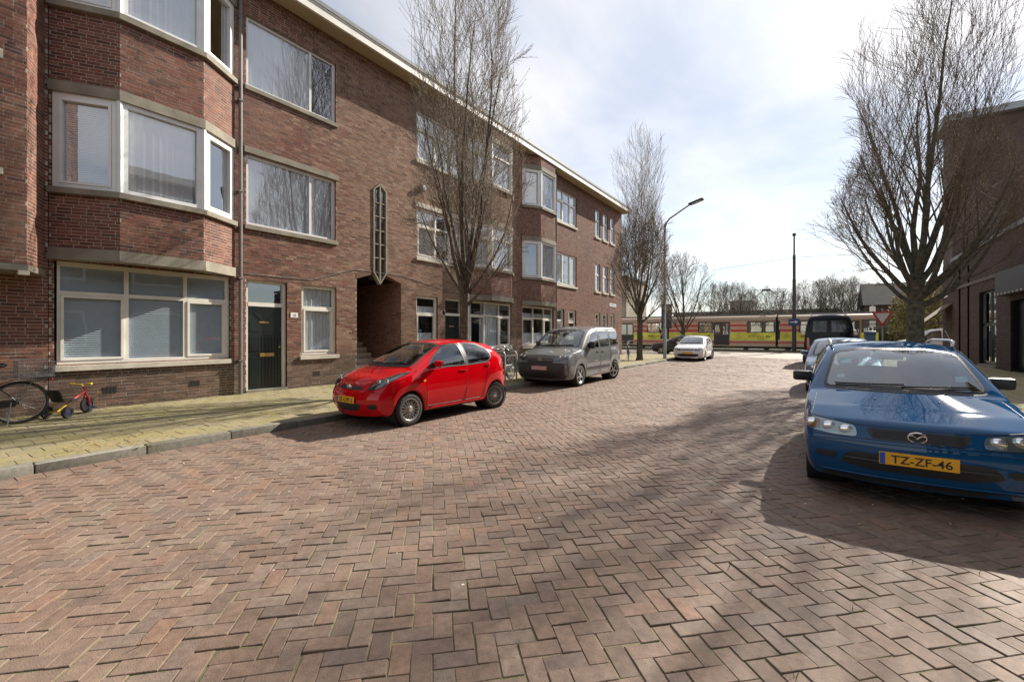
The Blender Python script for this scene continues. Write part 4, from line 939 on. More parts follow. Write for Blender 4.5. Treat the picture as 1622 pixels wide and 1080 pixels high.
# trees beyond the tram line: three built, the rest copied
FAR = 'bare trees beyond the tram line'
protos = []
for k, sd in enumerate((41, 52, 63)):
    protos.append(tree('park_tree', (0, 0, 0), 'bare park tree', FAR, sd, 2.2, .2, 9.5, env_prof([(1.8, .6), (3, 2.8), (5.5, 3.6), (8, 2.8), (9.6, .8)]), 7, (6, 5, 5), 3, (3.5, 6), (20, 60), up=(.7, .4, .2), rmin=.008, twig='far_twig', bark='bark', leader=2))
def far_tree(px, Y, H, k, label, first={}):
    r = (px - 811) / 700; c, s = math.cos(THETA), math.sin(THETA); z = Y / (r * s + c); x = (r * c - s) * z
    o = protos[k] if k not in first else copy_tree(protos[k]); first[k] = 1
    o.location = (x, Y, -.1); sc = H / 9.6; o.scale = (sc * 1.0, sc * 1.0, sc); o.rotation_euler = (0, 0, px * .7); o['label'] = label
far_tree(1082, 42.5, 9.2, 0, 'bare tree right behind the white hatchback and lamp post')
spots = [(1128, 62, 8.8), (1152, 66, 8.9), (1172, 63, 8.4), (1196, 70, 8.4), (1215, 66, 8.0), (1236, 72, 8.2), (1254, 64, 7.0), (1284, 64, 8.4), (1302, 68, 8.8), (1322, 64, 8.9), (1340, 68, 8.6), (1358, 66, 8.6), (1376, 72, 7.6), (1398, 78, 7.4), (1424, 74, 7.2), (1446, 80, 7.8)]
words = ['leftmost', 'second', 'third', 'fourth', 'fifth', 'sixth', 'seventh', 'eighth', 'ninth', 'tenth', 'eleventh', 'twelfth', 'thirteenth', 'fourteenth', 'fifteenth', 'rightmost']
for i, (px, Y, H) in enumerate(spots): far_tree(px, Y, H, (1, 2, 0)[i % 3], ('%s of the bare park trees along the horizon behind the tram' % words[i]) if i in (0, 15) else ('%s from the left of the bare park trees behind the tram' % words[i]))
# ------------------------------------------------------------------ vehicles
# local frame of every vehicle: nose towards -Y, u = distance from the nose, y = u - L/2, wheels on z = 0
def interp(pts, u):
    if u <= pts[0][0]: return pts[0][1]
    for (a, x), (b, y) in zip(pts, pts[1:]):
        if u <= b: return x + (y - x) * (u - a) / (b - a)
    return pts[-1][1]
def chaikin(P, r=.05):
    """corners rounded to about r metres"""
    if r == 2: r = .05
    Q = []; n = len(P)
    for i in range(n):
        a, b, c = P[i - 1], P[i], P[(i + 1) % n]
        la, lc = math.hypot(a[0] - b[0], a[1] - b[1]), math.hypot(c[0] - b[0], c[1] - b[1]); ra, rc = min(r, la * .48) / la, min(r, lc * .48) / lc
        p, q = (b[0] + (a[0] - b[0]) * ra, b[1] + (a[1] - b[1]) * ra), (b[0] + (c[0] - b[0]) * rc, b[1] + (c[1] - b[1]) * rc)
        for k in range(5):
            t = k / 4; Q.append(tuple((1 - t) ** 2 * p[j] + 2 * t * (1 - t) * b[j] + t * t * q[j] for j in (0, 1)))
    return Q
def resample(P, n):
    L = [0]
    for i in range(len(P)): a, b = P[i], P[(i + 1) % len(P)]; L.append(L[-1] + math.hypot(b[0] - a[0], b[1] - a[1]))
    out = []; j = 0
    for k in range(n):
        t = L[-1] * k / n
        while j < len(P) - 1 and L[j + 1] < t: j += 1
        a, b = P[j], P[(j + 1) % len(P)]; q = (t - L[j]) / max(1e-9, L[j + 1] - L[j]); out.append((a[0] + (b[0] - a[0]) * q, a[1] + (b[1] - a[1]) * q))
    return out
def inside(p, P):
    c = False; x, y = p
    for i in range(len(P)):
        (x0, y0), (x1, y1) = P[i - 1], P[i]
        if (y0 > y) != (y1 > y) and x < (x1 - x0) * (y - y0) / (y1 - y0) + x0: c = not c
    return c
def centroid(P): return (sum(p[0] for p in P) / len(P), sum(p[1] for p in P) / len(P))
def scaled(P, d):
    """polygon moved inwards by d metres (towards its centroid)"""
    c = centroid(P); out = []
    for p in P:
        v = (p[0] - c[0], p[1] - c[1]); l = max(1e-6, math.hypot(*v)); k = max(.02, (l - d) / l); out.append((c[0] + v[0] * k, c[1] + v[1] * k))
    return out

class Car:
    def __init__(s, name, S, loc, rz, label, group, cat='car', sub=3):
        s.S = S; s.L = S['L']; s.root = thing(name, loc, label, cat, group, rz); s.paint = MAT[S['paint']]; s.sub = sub
        s.shell(); s.cuts = []
    # ---- smooth body from control curves
    def shell(s):
        S = s.S; L = s.L; FL, RL, T = S['front'], S['rear'], S['top']; SHo, PW = S['shoulder'], S['plan']
        fw = S.get('rows', [(1, .955), (.74, .992), (.46, 1.0), (.2, .985), (0, .95)])      # shoulder .. sill: height fraction, width factor
        nf = len(fw); sill = S['sill']; rf = [0, .36, .68, .90, 1.0]
        us = [FL[-1][1]] + [t[0] for t in T] + [RL[0][1]]
        cols = set(round(u, 4) for u in us)
        for uw in S['axles']:
            ra = S['arch']
            for q in (-1.22, -1.0, -.86, -.55, 0, .55, .86, 1.0, 1.22): cols.add(round(uw + q * ra, 4))
        lo, hi = us[0], us[-1]
        cols = sorted(c for c in cols if lo + .03 < c < hi - .03 or c in (round(lo, 4), round(hi, 4)))
        cl = [cols[0]]
        for c in cols[1:]:
            if c - cl[-1] > .035 or c == cols[-1]: cl.append(c)
        cols = cl
        cz = [(FL[-1][1], FL[-1][0])] + [(t[0], t[1]) for t in T] + [(RL[0][1], RL[0][0])]
        bw = [(FL[-1][1], FL[-1][2] - FL[-1][1])] + [(t[0], t[4] if len(t) > 4 else 0) for t in T] + [(RL[0][1], RL[0][2] - RL[0][1])]
        shp = lambda u: (interp(PW, u) * fw[0][1], interp(SHo, u))
        ew = [(FL[-1][1], (FL[-1][3], FL[-1][4]))]; 
        for t in T: ew.append((t[0], (t[2], t[3]) if t[2] else shp(t[0])))
        ew.append((RL[0][1], (RL[0][3], RL[0][4])))
        cab = [t[0] for t in T if t[2]]; cab0 = max([t[0] for t in T if not t[2] and t[0] < cab[0]], default=cab[0]); cab1 = min([t[0] for t in T if not t[2] and t[0] > cab[-1]], default=RL[0][1])
        def edge(u):
            if u <= cab0 + .002 or u >= cab1 - .002: 
                if u == cols[0]: return (FL[-1][3], FL[-1][4])
                if u == cols[-1]: return (RL[0][3], RL[0][4])
                return shp(u)
            return (interp([(a, b[0]) for a, b in ew], u), interp([(a, b[1]) for a, b in ew], u))
        bm = bmesh.new(); V = lambda v, u, z: bm.verts.new((v, u - L / 2, z))
        for sg in (1, -1):
            # top sheet rows: front levels, columns, rear levels
            sheet = []; 
            for (z, uc, ue, we, ze) in FL[:-1]:
                sheet.append([(sg * f * we, uc + (ue - uc) * f ** 2.2, z + (ze - z) * f ** 2) for f in rf])
            for u in cols:
                w, ze = edge(u); zc = interp(cz, u); b = interp(bw, u)
                if u == cols[0]: sheet.append([(sg * f * w, u + b * f ** 2.2, zc + (ze - zc) * f ** 2) for f in rf])
                elif u == cols[-1]: sheet.append([(sg * f * w, u + b * f ** 2.2, zc + (ze - zc) * f ** 2) for f in rf])
                else: sheet.append([(sg * f * w, u - b * (1 - f ** 2), zc + (ze - zc) * f ** 2.4) for f in rf])
            for (z, uc, ue, we, ze) in RL[1:]:
                sheet.append([(sg * f * we, uc + (ue - uc) * f ** 2.2, z + (ze - z) * f ** 2) for f in rf])
            g = [[V(p[0], p[1], p[2]) for p in r] for r in sheet]
            for i in range(len(g) - 1):
                for j in range(len(rf) - 1): bm.faces.new((g[i][j], g[i][j + 1], g[i + 1][j + 1], g[i + 1][j]))
            # sides
            side = []
            for ci, u in enumerate(cols):
                col = []
                if ci == 0: pts = [(we, ue, ze) for (z, uc, ue, we, ze) in reversed(FL)]
                elif ci == len(cols) - 1: pts = [(we, ue, ze) for (z, uc, ue, we, ze) in RL]
                else:
                    W_ = interp(PW, u); zs = shp(u)[1]; z0 = sill
                    for uw in S['axles']:
                        d = abs(u - uw); ra = S['arch']
                        if d < ra * .99: z0 = max(z0, S['wheel'] + math.sqrt(max(0, ra * ra - d * d)) - .01)
                    fl = S.get('flare', .0)
                    near = max([max(0, 1 - max(0, abs(u - uw) - S['arch'] * .7) / (S['arch'] * .6)) for uw in S['axles']])
                    pts = []
                    for k, (fz, fwid) in enumerate(fw):
                        wd = W_ * fwid + (fl * near if k >= 2 else 0); wd = W_ * (fwid if k < 4 else fwid + (.04 if z0 > sill + .02 else 0)) + (fl * near if k >= 2 else 0)
                        pts.append((wd, u, z0 + (zs - z0) * fz))
                side.append([V(sg * p[0], p[1], p[2]) for p in pts] + [V(sg * (pts[-1][0] - .10), pts[-1][1], pts[-1][2] + .005)])
            for i in range(len(side) - 1):
                for j in range(nf): bm.faces.new((side[i][j], side[i + 1][j], side[i + 1][j + 1], side[i][j + 1]))
            # greenhouse between shoulder and roof edge
            gi = len(FL) - 1; G = {}
            idx = [i for i, u in enumerate(cols) if cab0 + .002 < u < cab1 - .002]
            rng = [idx[0] - 1] + idx + [idx[-1] + 1]
            def gp(i, t):
                a = side[i][0].co; b = g[gi + i][-1].co; p = a.lerp(b, t); p.x += sg * .035 * math.sin(math.pi * t) * min(1, (b - a).length / .3); return p
            rows = {i: [side[i][0], V(*[0] * 3), V(*[0] * 3), g[gi + i][-1]] for i in idx}
            for i in idx:
                for k, t in ((1, .33), (2, .68)): rows[i][k].co = gp(i, t)
            for i in (rng[0], rng[-1]): rows[i] = [side[i][0]] * 4
            for a, b in zip(rng, rng[1:]):
                for k in range(3):
                    q = [rows[a][k], rows[b][k], rows[b][k + 1], rows[a][k + 1]]; u_ = []
                    for v in q:
                        if v not in u_: u_.append(v)
                    if len(u_) > 2: bm.faces.new(u_)
            cr = bm.edges.layers.float.get('crease_edge') or bm.edges.layers.float.new('crease_edge'); ck = S.get('crease', .3)
            for i in range(len(side) - 1):
                e = bm.edges.get((side[i][0], side[i + 1][0]))
                if e: e[cr] = ck
                for k, kk in ((2, .6), (4, .8)):
                    e = bm.edges.get((side[i][k], side[i + 1][k]))
                    if e: e[cr] = ck * kk
            for row, kk in ((gi, 1.0), (gi - 1, .7), (gi - 2, .4)):
                for j in range(len(rf) - 1):
                    e = bm.edges.get((g[row][j], g[row][j + 1]))
                    if e: e[cr] = ck * kk
        bmesh.ops.remove_doubles(bm, verts=bm.verts[:], dist=.0015); bmesh.ops.recalc_face_normals(bm, faces=bm.faces[:])
        me = bpy.data.meshes.new('control'); bm.to_mesh(me); bm.free(); o = bpy.data.objects.new('control', me); COL.objects.link(o)
        m = o.modifiers.new('s', 'SUBSURF'); m.levels = m.render_levels = s.sub; bpy.context.view_layer.update()
        s.me = bpy.data.meshes.new_from_object(o.evaluated_get(bpy.context.evaluated_depsgraph_get())); bpy.data.objects.remove(o); bpy.data.meshes.remove(me)
        s.bvh = BVHTree.FromPolygons([v.co.copy() for v in s.me.vertices], [tuple(p.vertices) for p in s.me.polygons])
        zs = [v.co.z for v in s.me.vertices]; s.H = max(zs)
    # ---- projections onto the body
    def hit(s, view, p):
        a, b = p
        if view == 'L': o, d = Vector((-3, a - s.L / 2, b)), Vector((1, 0, 0))
        elif view == 'R': o, d = Vector((3, a - s.L / 2, b)), Vector((-1, 0, 0))
        elif view == 'F': o, d = Vector((a, -6, b)), Vector((0, 1, 0))
        elif view == 'B': o, d = Vector((a, 6, b)), Vector((0, -1, 0))
        elif view == 'T': o, d = Vector((a, b - s.L / 2, 4)), Vector((0, 0, -1))
        elif view == 'H': o, d = Vector((a, b - s.L / 2 - 2.6, 1.5 + 1.2)), Vector((0, .9, -.42)).normalized()
        q, n, _, _ = s.bvh.ray_cast(o, d)
        if q is None:
            q, n, _, _ = s.bvh.find_nearest(o + d * (3 if view in 'LR' else 4.5))
        if n.dot(d) > 0: n = -n
        return q, n
    def patch(s, name, view, poly, material, off=.004, rings=6, n=44, smooth=2, parent=None, thick=.0):
        P = resample(chaikin(poly, smooth) if smooth else poly, n); c = centroid(P); mb = MB(); rows = []
        fr = [1 - k / rings for k in range(rings)]
        for t in fr:
            r = []
            for p in P:
                q, nn = s.hit(view, (c[0] + (p[0] - c[0]) * t, c[1] + (p[1] - c[1]) * t)); r.append(tuple(q + nn * off))
            rows.append(r)
        q, nn = s.hit(view, c); vs = [v for r in rows for v in r] + [tuple(q + nn * off)]
        fs = [(i * n + k, i * n + (k + 1) % n, (i + 1) * n + (k + 1) % n, (i + 1) * n + k) for i in range(rings - 1) for k in range(n)] + [((rings - 1) * n + k, (rings - 1) * n + (k + 1) % n, rings * n) for k in range(n)]
        a, b, d = Vector(vs[0]), Vector(vs[1]), Vector(vs[n])
        outw = {'L': Vector((-1, 0, 0)), 'R': Vector((1, 0, 0)), 'F': Vector((0, -1, 0)), 'B': Vector((0, 1, 0)), 'T': Vector((0, 0, 1)), 'H': Vector((0, -.6, .8))}[view]
        nn = Vector()
        for f in fs[:n]: A, B, C = [Vector(vs[i]) for i in f[:3]]; nn += (B - A).cross(C - A)
        if nn.dot(outw) < 0: fs = [tuple(reversed(f)) for f in fs]
        mb.add(vs, fs)
        if thick:
            k0 = len(mb.v); edge = []
            for p in P:
                q, nn = s.hit(view, p); edge.append(tuple(q - nn * thick))
            mb.v.extend(edge); mb.f.extend([(k, k0 + k, k0 + (k + 1) % n, (k + 1) % n) for k in range(n)])
        return mb.build(name, material, parent or s.root, True, 40)
    def ring(s, name, view, poly, w_in, w_out, material, off=.006, n=56, smooth=2, parent=None):
        P = resample(chaikin(poly, smooth) if smooth else poly, n); A, B = scaled(P, -w_out), scaled(P, w_in); vs = []
        for Q, o in ((A, .001), (P, off), (B, off)):
            for p in Q: q, nn = s.hit(view, p); vs.append(tuple(q + nn * o))
        fs = [(i * n + k, i * n + (k + 1) % n, (i + 1) * n + (k + 1) % n, (i + 1) * n + k) for i in range(2) for k in range(n)]
        return MB().add(vs, fs).build(name, material, parent or s.root, True, None)
    def line(s, name, view, pts, r, material, off=0, parent=None, closed=False, sides=5, n=10):
        Q = []
        for (a, b) in zip(pts, pts[1:] + ([pts[0]] if closed else [])):
            for k in range(n): Q.append((a[0] + (b[0] - a[0]) * k / n, a[1] + (b[1] - a[1]) * k / n))
        if not closed: Q.append(pts[-1])
        W = []
        for p in Q: q, nn = s.hit(view, p); W.append(q + nn * off)
        return MB().tube(W, r, sides, closed=closed).build(name, material, parent or s.root, True, None)
    def glass(s, view, poly, smooth=2, seal=.022, name='side_window', n=56, gm='car_glass'):
        P = resample(chaikin(poly, smooth), n); s.cuts.append((view, scaled(P, seal * .35)))
        g = s.patch(name, view, poly, MAT[gm], .003, 8, n, smooth); s.ring('seal', view, poly, seal, seal * .5, MAT['black_plastic'], .005, n, smooth, g); return g
    def both(s, fn, poly, *a, **k):
        return [fn(v, poly, *a, **k) for v in 'LR']
    def finish(s):
        bm = bmesh.new(); bm.from_mesh(s.me); dead = []
        for f in bm.faces:
            c = f.calc_center_median(); u = c.y + s.L / 2
            for view, P in s.cuts:
                n = f.normal
                if view == 'L' and n.x < -.25 and c.x < 0 and inside((u, c.z), P): dead.append(f); break
                if view == 'R' and n.x > .25 and c.x > 0 and inside((u, c.z), P): dead.append(f); break
                if view == 'F' and n.y < -.1 and u < s.L * .6 and inside((c.x, c.z), P): dead.append(f); break
                if view == 'B' and n.y > .1 and u > s.L * .6 and inside((c.x, c.z), P): dead.append(f); break
        bmesh.ops.delete(bm, geom=dead, context='FACES')
        me = bpy.data.meshes.new('body'); bm.to_mesh(me); me.materials.append(s.paint); me.polygons.foreach_set('use_smooth', [True] * len(me.polygons)); me.update()
        s.body = place(me, 'body', s.root)
        for v in bm.verts: v.co -= v.normal * .018
        bmesh.ops.reverse_faces(bm, faces=bm.faces[:])
        ml = bpy.data.meshes.new('lining'); bm.to_mesh(ml); bm.free(); ml.materials.append(MAT['dark_plastic']); ml.polygons.foreach_set('use_smooth', [True] * len(ml.polygons)); place(ml, 'lining', s.body)
        S = s.S; L = s.L; W_ = max(p[1] for p in S['plan'])
        MB().box(-W_ + .16, W_ - .16, -L / 2 + .35, L / 2 - .3, S['sill'] - .02, S['sill'] + .12).build('floor_pan', MAT['black_plastic'], s.root)
        for uw in S['axles']:
            for sg in (-1, 1):
                a = S['arch'] - .005; m = Matrix.Translation((sg * (W_ - .20), uw - L / 2, S['wheel'])) @ Matrix.Rotation(R(90), 4, 'Y')
                MB().lathe([(a, -.17), (a, .15), (.02, .15 if sg < 0 else -.17)][:2], m, 28).lathe([(a, -.17 * sg), (.0, -.17 * sg)], m, 28).build('wheel_well', MAT['black_plastic'], s.root, True)
    def wheels(s, style, rimR, width=.18, rim_mat='alloy', spokes=5, meshes={}):
        S = s.S; Rw = S['wheel']; W_ = max(p[1] for p in S['plan'])
        key = (style, Rw, rimR, width, rim_mat)
        if key not in meshes:
            h = width / 2; t = MB(); t.lathe([(rimR - .01, -h + .01), (rimR + .012, -h - .004), (Rw - .035, -h - .002), (Rw - .012, -h + .018), (Rw, -h + .045), (Rw, h - .045), (Rw - .012, h - .018), (Rw - .035, h + .002), (rimR + .012, h + .004), (rimR - .01, h - .01)], None, 48)
            for k in range(4): t.lathe([(Rw + .001, -h + .05 + k * .03), (Rw + .001, -h + .072 + k * .03)], None, 48)
            tm = t.mesh('tyre', MAT['tyre'], True, 40)
            r = MB(); r.lathe([(rimR + .006, h + .001), (rimR - .008, h + .004), (rimR - .022, h - .012), (rimR - .03, -h + .02)], None, 44)
            r.lathe([(.058, h - .03), (.058, h - .012), (.045, h - .004), (0, h - .002)], None, 24)
            for k in range(spokes):
                a = 2 * math.pi * k / spokes; m = Matrix.Rotation(a, 4, 'Z')
                if style == 'multi':
                    for dd in (-.16, .16):
                        mm = m @ Matrix.Rotation(dd, 4, 'Z'); p = [(.04, -.008), (rimR - .015, -.009), (rimR - .015, .009), (.04, .008)]; r.prism(p, h - .045, h - .012, mm)
                else:
                    p = [(.045, -.030), (rimR * .55, -.020), (rimR - .012, -.040), (rimR - .012, .040), (rimR * .55, .020), (.045, .030)]; r.prism(p, h - .05, h - .012, m)
            rm = r.mesh('rim', MAT[rim_mat], True, 35)
            b = MB().lathe([(0, h - .075), (rimR - .028, h - .075)], None, 32).lathe([(.12, h - .07), (.12, h - .06), (0, h - .06)], None, 24).mesh('brake_disc', MAT['black_plastic'])
            c = MB().lathe([(.032, h - .004), (.03, h + .004), (0, h + .006)], None, 20).mesh('hub_cap', MAT['chrome'], True, 35)
            meshes[key] = (tm, rm, b, c)
        tm, rm, b, c = meshes[key]
        for i, uw in enumerate(S['axles']):
            for sg in (-1, 1):
                w = place(tm, 'wheel', s.root, (sg * (W_ - width / 2 - .025), uw - s.L / 2, Rw), (0, R(90) if sg > 0 else R(-90), 0))
                w.rotation_euler = (R(17 * i), R(90) * sg, 0)
                for me, nm in ((rm, 'rim'), (b, 'brake_disc'), (c, 'hub_cap')): place(me, nm, w)
    def interior(s, seat_u, cowl_u, cowl_z, roof, steer=-1, rear_u=None, seat_w=.24):
        S = s.S; L = s.L; W_ = max(p[1] for p in S['plan']); r = s.root; fl = S['sill'] + .1
        MB().bbox(-W_ + .13, W_ - .13, cowl_u - L / 2 + .06, cowl_u - L / 2 + .5, cowl_z - .3, cowl_z - .06, .05).build('dashboard', MAT['dark_plastic'], r, True)
        for sg in (-1, 1):
            x = sg * W_ * .45; m = Matrix.Translation((x, seat_u - L / 2, fl + .22))
            st = MB().obox(m, -seat_w, seat_w, -.3, .22, -.08, .08, bevel=.05)
            m2 = m @ Matrix.Translation((0, .22, .05)) @ Matrix.Rotation(R(-14), 4, 'X'); st.obox(m2, -seat_w, seat_w, -.05, .07, -.05, .56, bevel=.05); st.obox(m2, -.12, .12, -.03, .07, .60, .80, bevel=.04); st.obox(m2, -.05, .05, 0, .03, .5, .65)
            st.build('seat', MAT['seat_cloth'], r, True)
        if rear_u:
            m = Matrix.Translation((0, rear_u - L / 2, fl + .2)); st = MB().obox(m, -W_ + .2, W_ - .2, -.25, .2, -.08, .08, bevel=.05); m2 = m @ Matrix.Translation((0, .2, .05)) @ Matrix.Rotation(R(-18), 4, 'X'); st.obox(m2, -W_ + .2, W_ - .2, -.05, .06, -.05, .5, bevel=.05)
            for x in (-.34, .34): st.obox(m2, x - .11, x + .11, -.02, .05, .5, .66, bevel=.03)
            st.build('rear_seat', MAT['seat_cloth'], r, True)
        m = Matrix.Translation((steer * W_ * .45, cowl_u - L / 2 + .6, cowl_z - .1)) @ Matrix.Rotation(R(65), 4, 'X')
        ring = [(m @ Vector((.18 * math.cos(a), .18 * math.sin(a), 0))) for a in [2 * math.pi * k / 24 for k in range(24)]]
        MB().tube(ring, .016, 8, closed=True).obox(m, -.17, .17, -.025, .025, -.03, 0).build('steering_wheel', MAT['black_plastic'], r, True)
        MB().obox(Matrix.Translation((0, roof[0] - L / 2, roof[1])), -.11, .11, -.02, .02, -.035, .035, bevel=.012).build('rear_view_mirror', MAT['black_plastic'], r, True)
    def mirror(s, u, z, w, size=(.085, .05, .065), material=None, arm=True):
        for sg in (-1, 1):
            c = Vector((sg * (w + size[0] * .95), u - s.L / 2, z)); mb = MB().obox(Matrix.Translation(c) @ Matrix.Rotation(sg * R(-12), 4, 'Z'), -size[0], size[0], -size[1], size[1], -size[2], size[2], bevel=min(size) * .7)
            o = mb.build('side_mirror', material or s.paint, s.root, True)
            MB().obox(Matrix.Translation(c) @ Matrix.Rotation(sg * R(-12), 4, 'Z'), -size[0] * .85, size[0] * .85, size[1], size[1] + .004, -size[2] * .8, size[2] * .8).build('mirror_glass', MAT['chrome'], o)
            MB().tube([c + Vector((-sg * size[0] * .6, .0, -size[2] * .6)), c + Vector((-sg * (size[0] + .06), .03, -size[2] - .03))], .022, 8).build('mirror_arm', MAT['black_plastic'], o, True)
    def handles(s, us, z, material=None, w=.09):
        for u in us:
            for v in 'LR':
                q, n = s.hit(v, (u, z)); sg = -1 if v == 'L' else 1
                MB().obox(Matrix.Translation(q + n * .012), -.012, .012, -w, w, -.014, .014, bevel=.008).build('door_handle', material or s.paint, s.root, True)
    def plate(s, view, z, txt, w=.52, h=.11, material='plate_yellow', blue=True, x=0, tilt=0):
        q, n = s.hit(view, (x, z)); y = q.y + (-.012 if view == 'F' else .012); sg = -1 if view == 'F' else 1
        f = place(MB().bbox(-w / 2, w / 2, -.006, .006, -h / 2, h / 2, .003).mesh('number_plate', MAT[material]), 'number_plate', s.root, (x, y, z), (R(tilt), 0, 0 if view == 'F' else math.pi))
        if blue: MB().box(-w / 2 + .004, -w / 2 + .042, -.0078, -.0055, -h / 2 + .004, h / 2 - .004).build('country_band', MAT['plate_blue'], f)
        if txt:
            t = text(txt, h * .88, (.02, -.0075, -h * .31), (R(90), 0, 0), MAT['ink'], 'plate_lettering', f, w * .76, .0012)
        return f
def mx(P): return [(-a, b) for a, b in reversed(P)]
PARKED_L = 'cars parked along the left kerb'; PARKED_R = 'cars parked along the right kerb'
AYGO = dict(L=3.405, paint='paint_red', sill=.21, wheel=.283, arch=.325, axles=(.73, 3.0), flare=.012, crease=.1,
  front=[(.20,.09,.24,.61,.22),(.33,.02,.19,.67,.33),(.47,.0,.17,.695,.46),(.60,.03,.19,.69,.59),(.735,.13,.28,.665,.745)],
  top=[(.45,.875,None,0),(.84,.985,None,0,.16),(1.18,1.19,.665,1.13,.13),(1.62,1.405,.585,1.35,.07),(2.05,1.47,.575,1.405),(2.55,1.455,.57,1.39),(3.06,1.375,.56,1.32),(3.27,1.17,.64,1.13)],
  rear=[(1.0,3.36,3.33,.66,1.0),(.80,3.40,3.36,.70,.80),(.60,3.415,3.37,.72,.60),(.42,3.415,3.37,.71,.42),(.25,3.34,3.33,.68,.26)],
  shoulder=[(.13,.735),(.35,.80),(.8,.925),(1.5,.95),(2.4,.98),(3.0,1.01),(3.36,1.0)], plan=[(.2,.70),(.35,.77),(.6,.80),(1.2,.8125),(2.4,.8125),(3.0,.80),(3.2,.775),(3.36,.72)])
DEMIO = dict(L=3.82, paint='paint_blue', sill=.2, wheel=.285, arch=.32, axles=(.80, 3.17), crease=.5,
  front=[(.18,.10,.21,.735,.20),(.33,.025,.14,.80,.33),(.47,.0,.115,.82,.46),(.60,.015,.125,.82,.59),(.755,.075,.17,.80,.745)],
  top=[(.5,.86,None,0),(1.06,.968,None,0,.2),(1.42,1.19,.70,1.14,.16),(1.80,1.40,.625,1.35,.09),(2.2,1.47,.62,1.41),(2.9,1.47,.615,1.41),(3.5,1.43,.60,1.38),(3.68,1.2,.65,1.17)],
  rear=[(1.0,3.76,3.72,.70,1.0),(.8,3.80,3.74,.74,.8),(.6,3.82,3.75,.75,.6),(.42,3.82,3.74,.74,.42),(.24,3.75,3.70,.70,.26)],
  shoulder=[(.08,.755),(.4,.825),(1.0,.915),(2.5,.95),(3.76,1.0)], plan=[(.15,.80),(.34,.828),(.6,.838),(1.2,.84),(3.0,.835),(3.5,.80),(3.76,.74)])
COMBO = dict(L=4.39, paint='paint_grey', sill=.24, wheel=.325, arch=.375, axles=(.92, 3.66), flare=.012, crease=.4,
  front=[(.22,.12,.26,.79,.24),(.40,.02,.16,.865,.40),(.58,.0,.14,.885,.56),(.76,.03,.16,.88,.74),(.95,.11,.23,.85,.92)],
  top=[(.55,1.06,None,0),(1.04,1.16,None,0,.18),(1.38,1.42,.79,1.37,.14),(1.80,1.71,.735,1.66,.07),(2.3,1.825,.735,1.765),(3.2,1.85,.735,1.785),(4.0,1.84,.73,1.775),(4.25,1.80,.72,1.74),(4.34,1.45,.79,1.43)],
  rear=[(1.1,4.37,4.33,.82,1.1),(.85,4.385,4.34,.85,.85),(.62,4.39,4.35,.86,.62),(.45,4.39,4.34,.85,.45),(.28,4.35,4.3,.80,.3)],
  shoulder=[(.13,.93),(.5,1.0),(1.0,1.08),(2.2,1.11),(4.37,1.14)], plan=[(.15,.86),(.4,.90),(.8,.914),(1.4,.916),(4.0,.915),(4.2,.89),(4.37,.84)])
def scale_spec(S, L, W_, H, paint, wheel=None):
    ku, kw, kz = L / S['L'], W_ / max(p[1] for p in S['plan']), H / max(t[1] for t in S['top']); D = dict(S); D['L'] = L; D['paint'] = paint
    D['wheel'] = wheel or S['wheel']; D['arch'] = S['arch'] * D['wheel'] / S['wheel']; D['axles'] = tuple(a * ku for a in S['axles']); D['sill'] = S['sill']
    lv = lambda t: (t[0] * kz, t[1] * ku, t[2] * ku, t[3] * kw, t[4] * kz)
    D['front'] = [lv(t) for t in S['front']]; D['rear'] = [lv(t) for t in S['rear']]
    D['top'] = [(t[0] * ku, t[1] * kz, t[2] * kw if t[2] else None, t[3] * kz, (t[4] if len(t) > 4 else 0) * ku) for t in S['top']]
    D['shoulder'] = [(u * ku, z * kz) for u, z in S['shoulder']]; D['plan'] = [(u * ku, w * kw) for u, w in S['plan']]; return D
BP = lambda: MAT['black_plastic']
def headlamp(c, poly, n_bulb=2, view='F', frame='dark_plastic'):
    for P in (poly, mx(poly)):
        h = c.patch('headlight', view, P, MAT[frame], .003, 5, 36, .03)
        cx = centroid(P); 
        for k in range(n_bulb):
            t = (k - (n_bulb - 1) / 2) * .13; p = (cx[0] + t * (1 if P is poly else -1), cx[1] + t * .12)
            q, n = c.hit(view, p); MB().ell(q + n * .001, (.058, .018, .047), 16, 8).build('reflector', MAT['chrome'], h, True)
        c.patch('lens', view, P, MAT['car_glass'], .016, 5, 36, .03, h)
def wipers(c, pts, view='F'):
    for a, b in pts:
        o = c.line('wiper', view, [a, b], .009, BP(), .016)
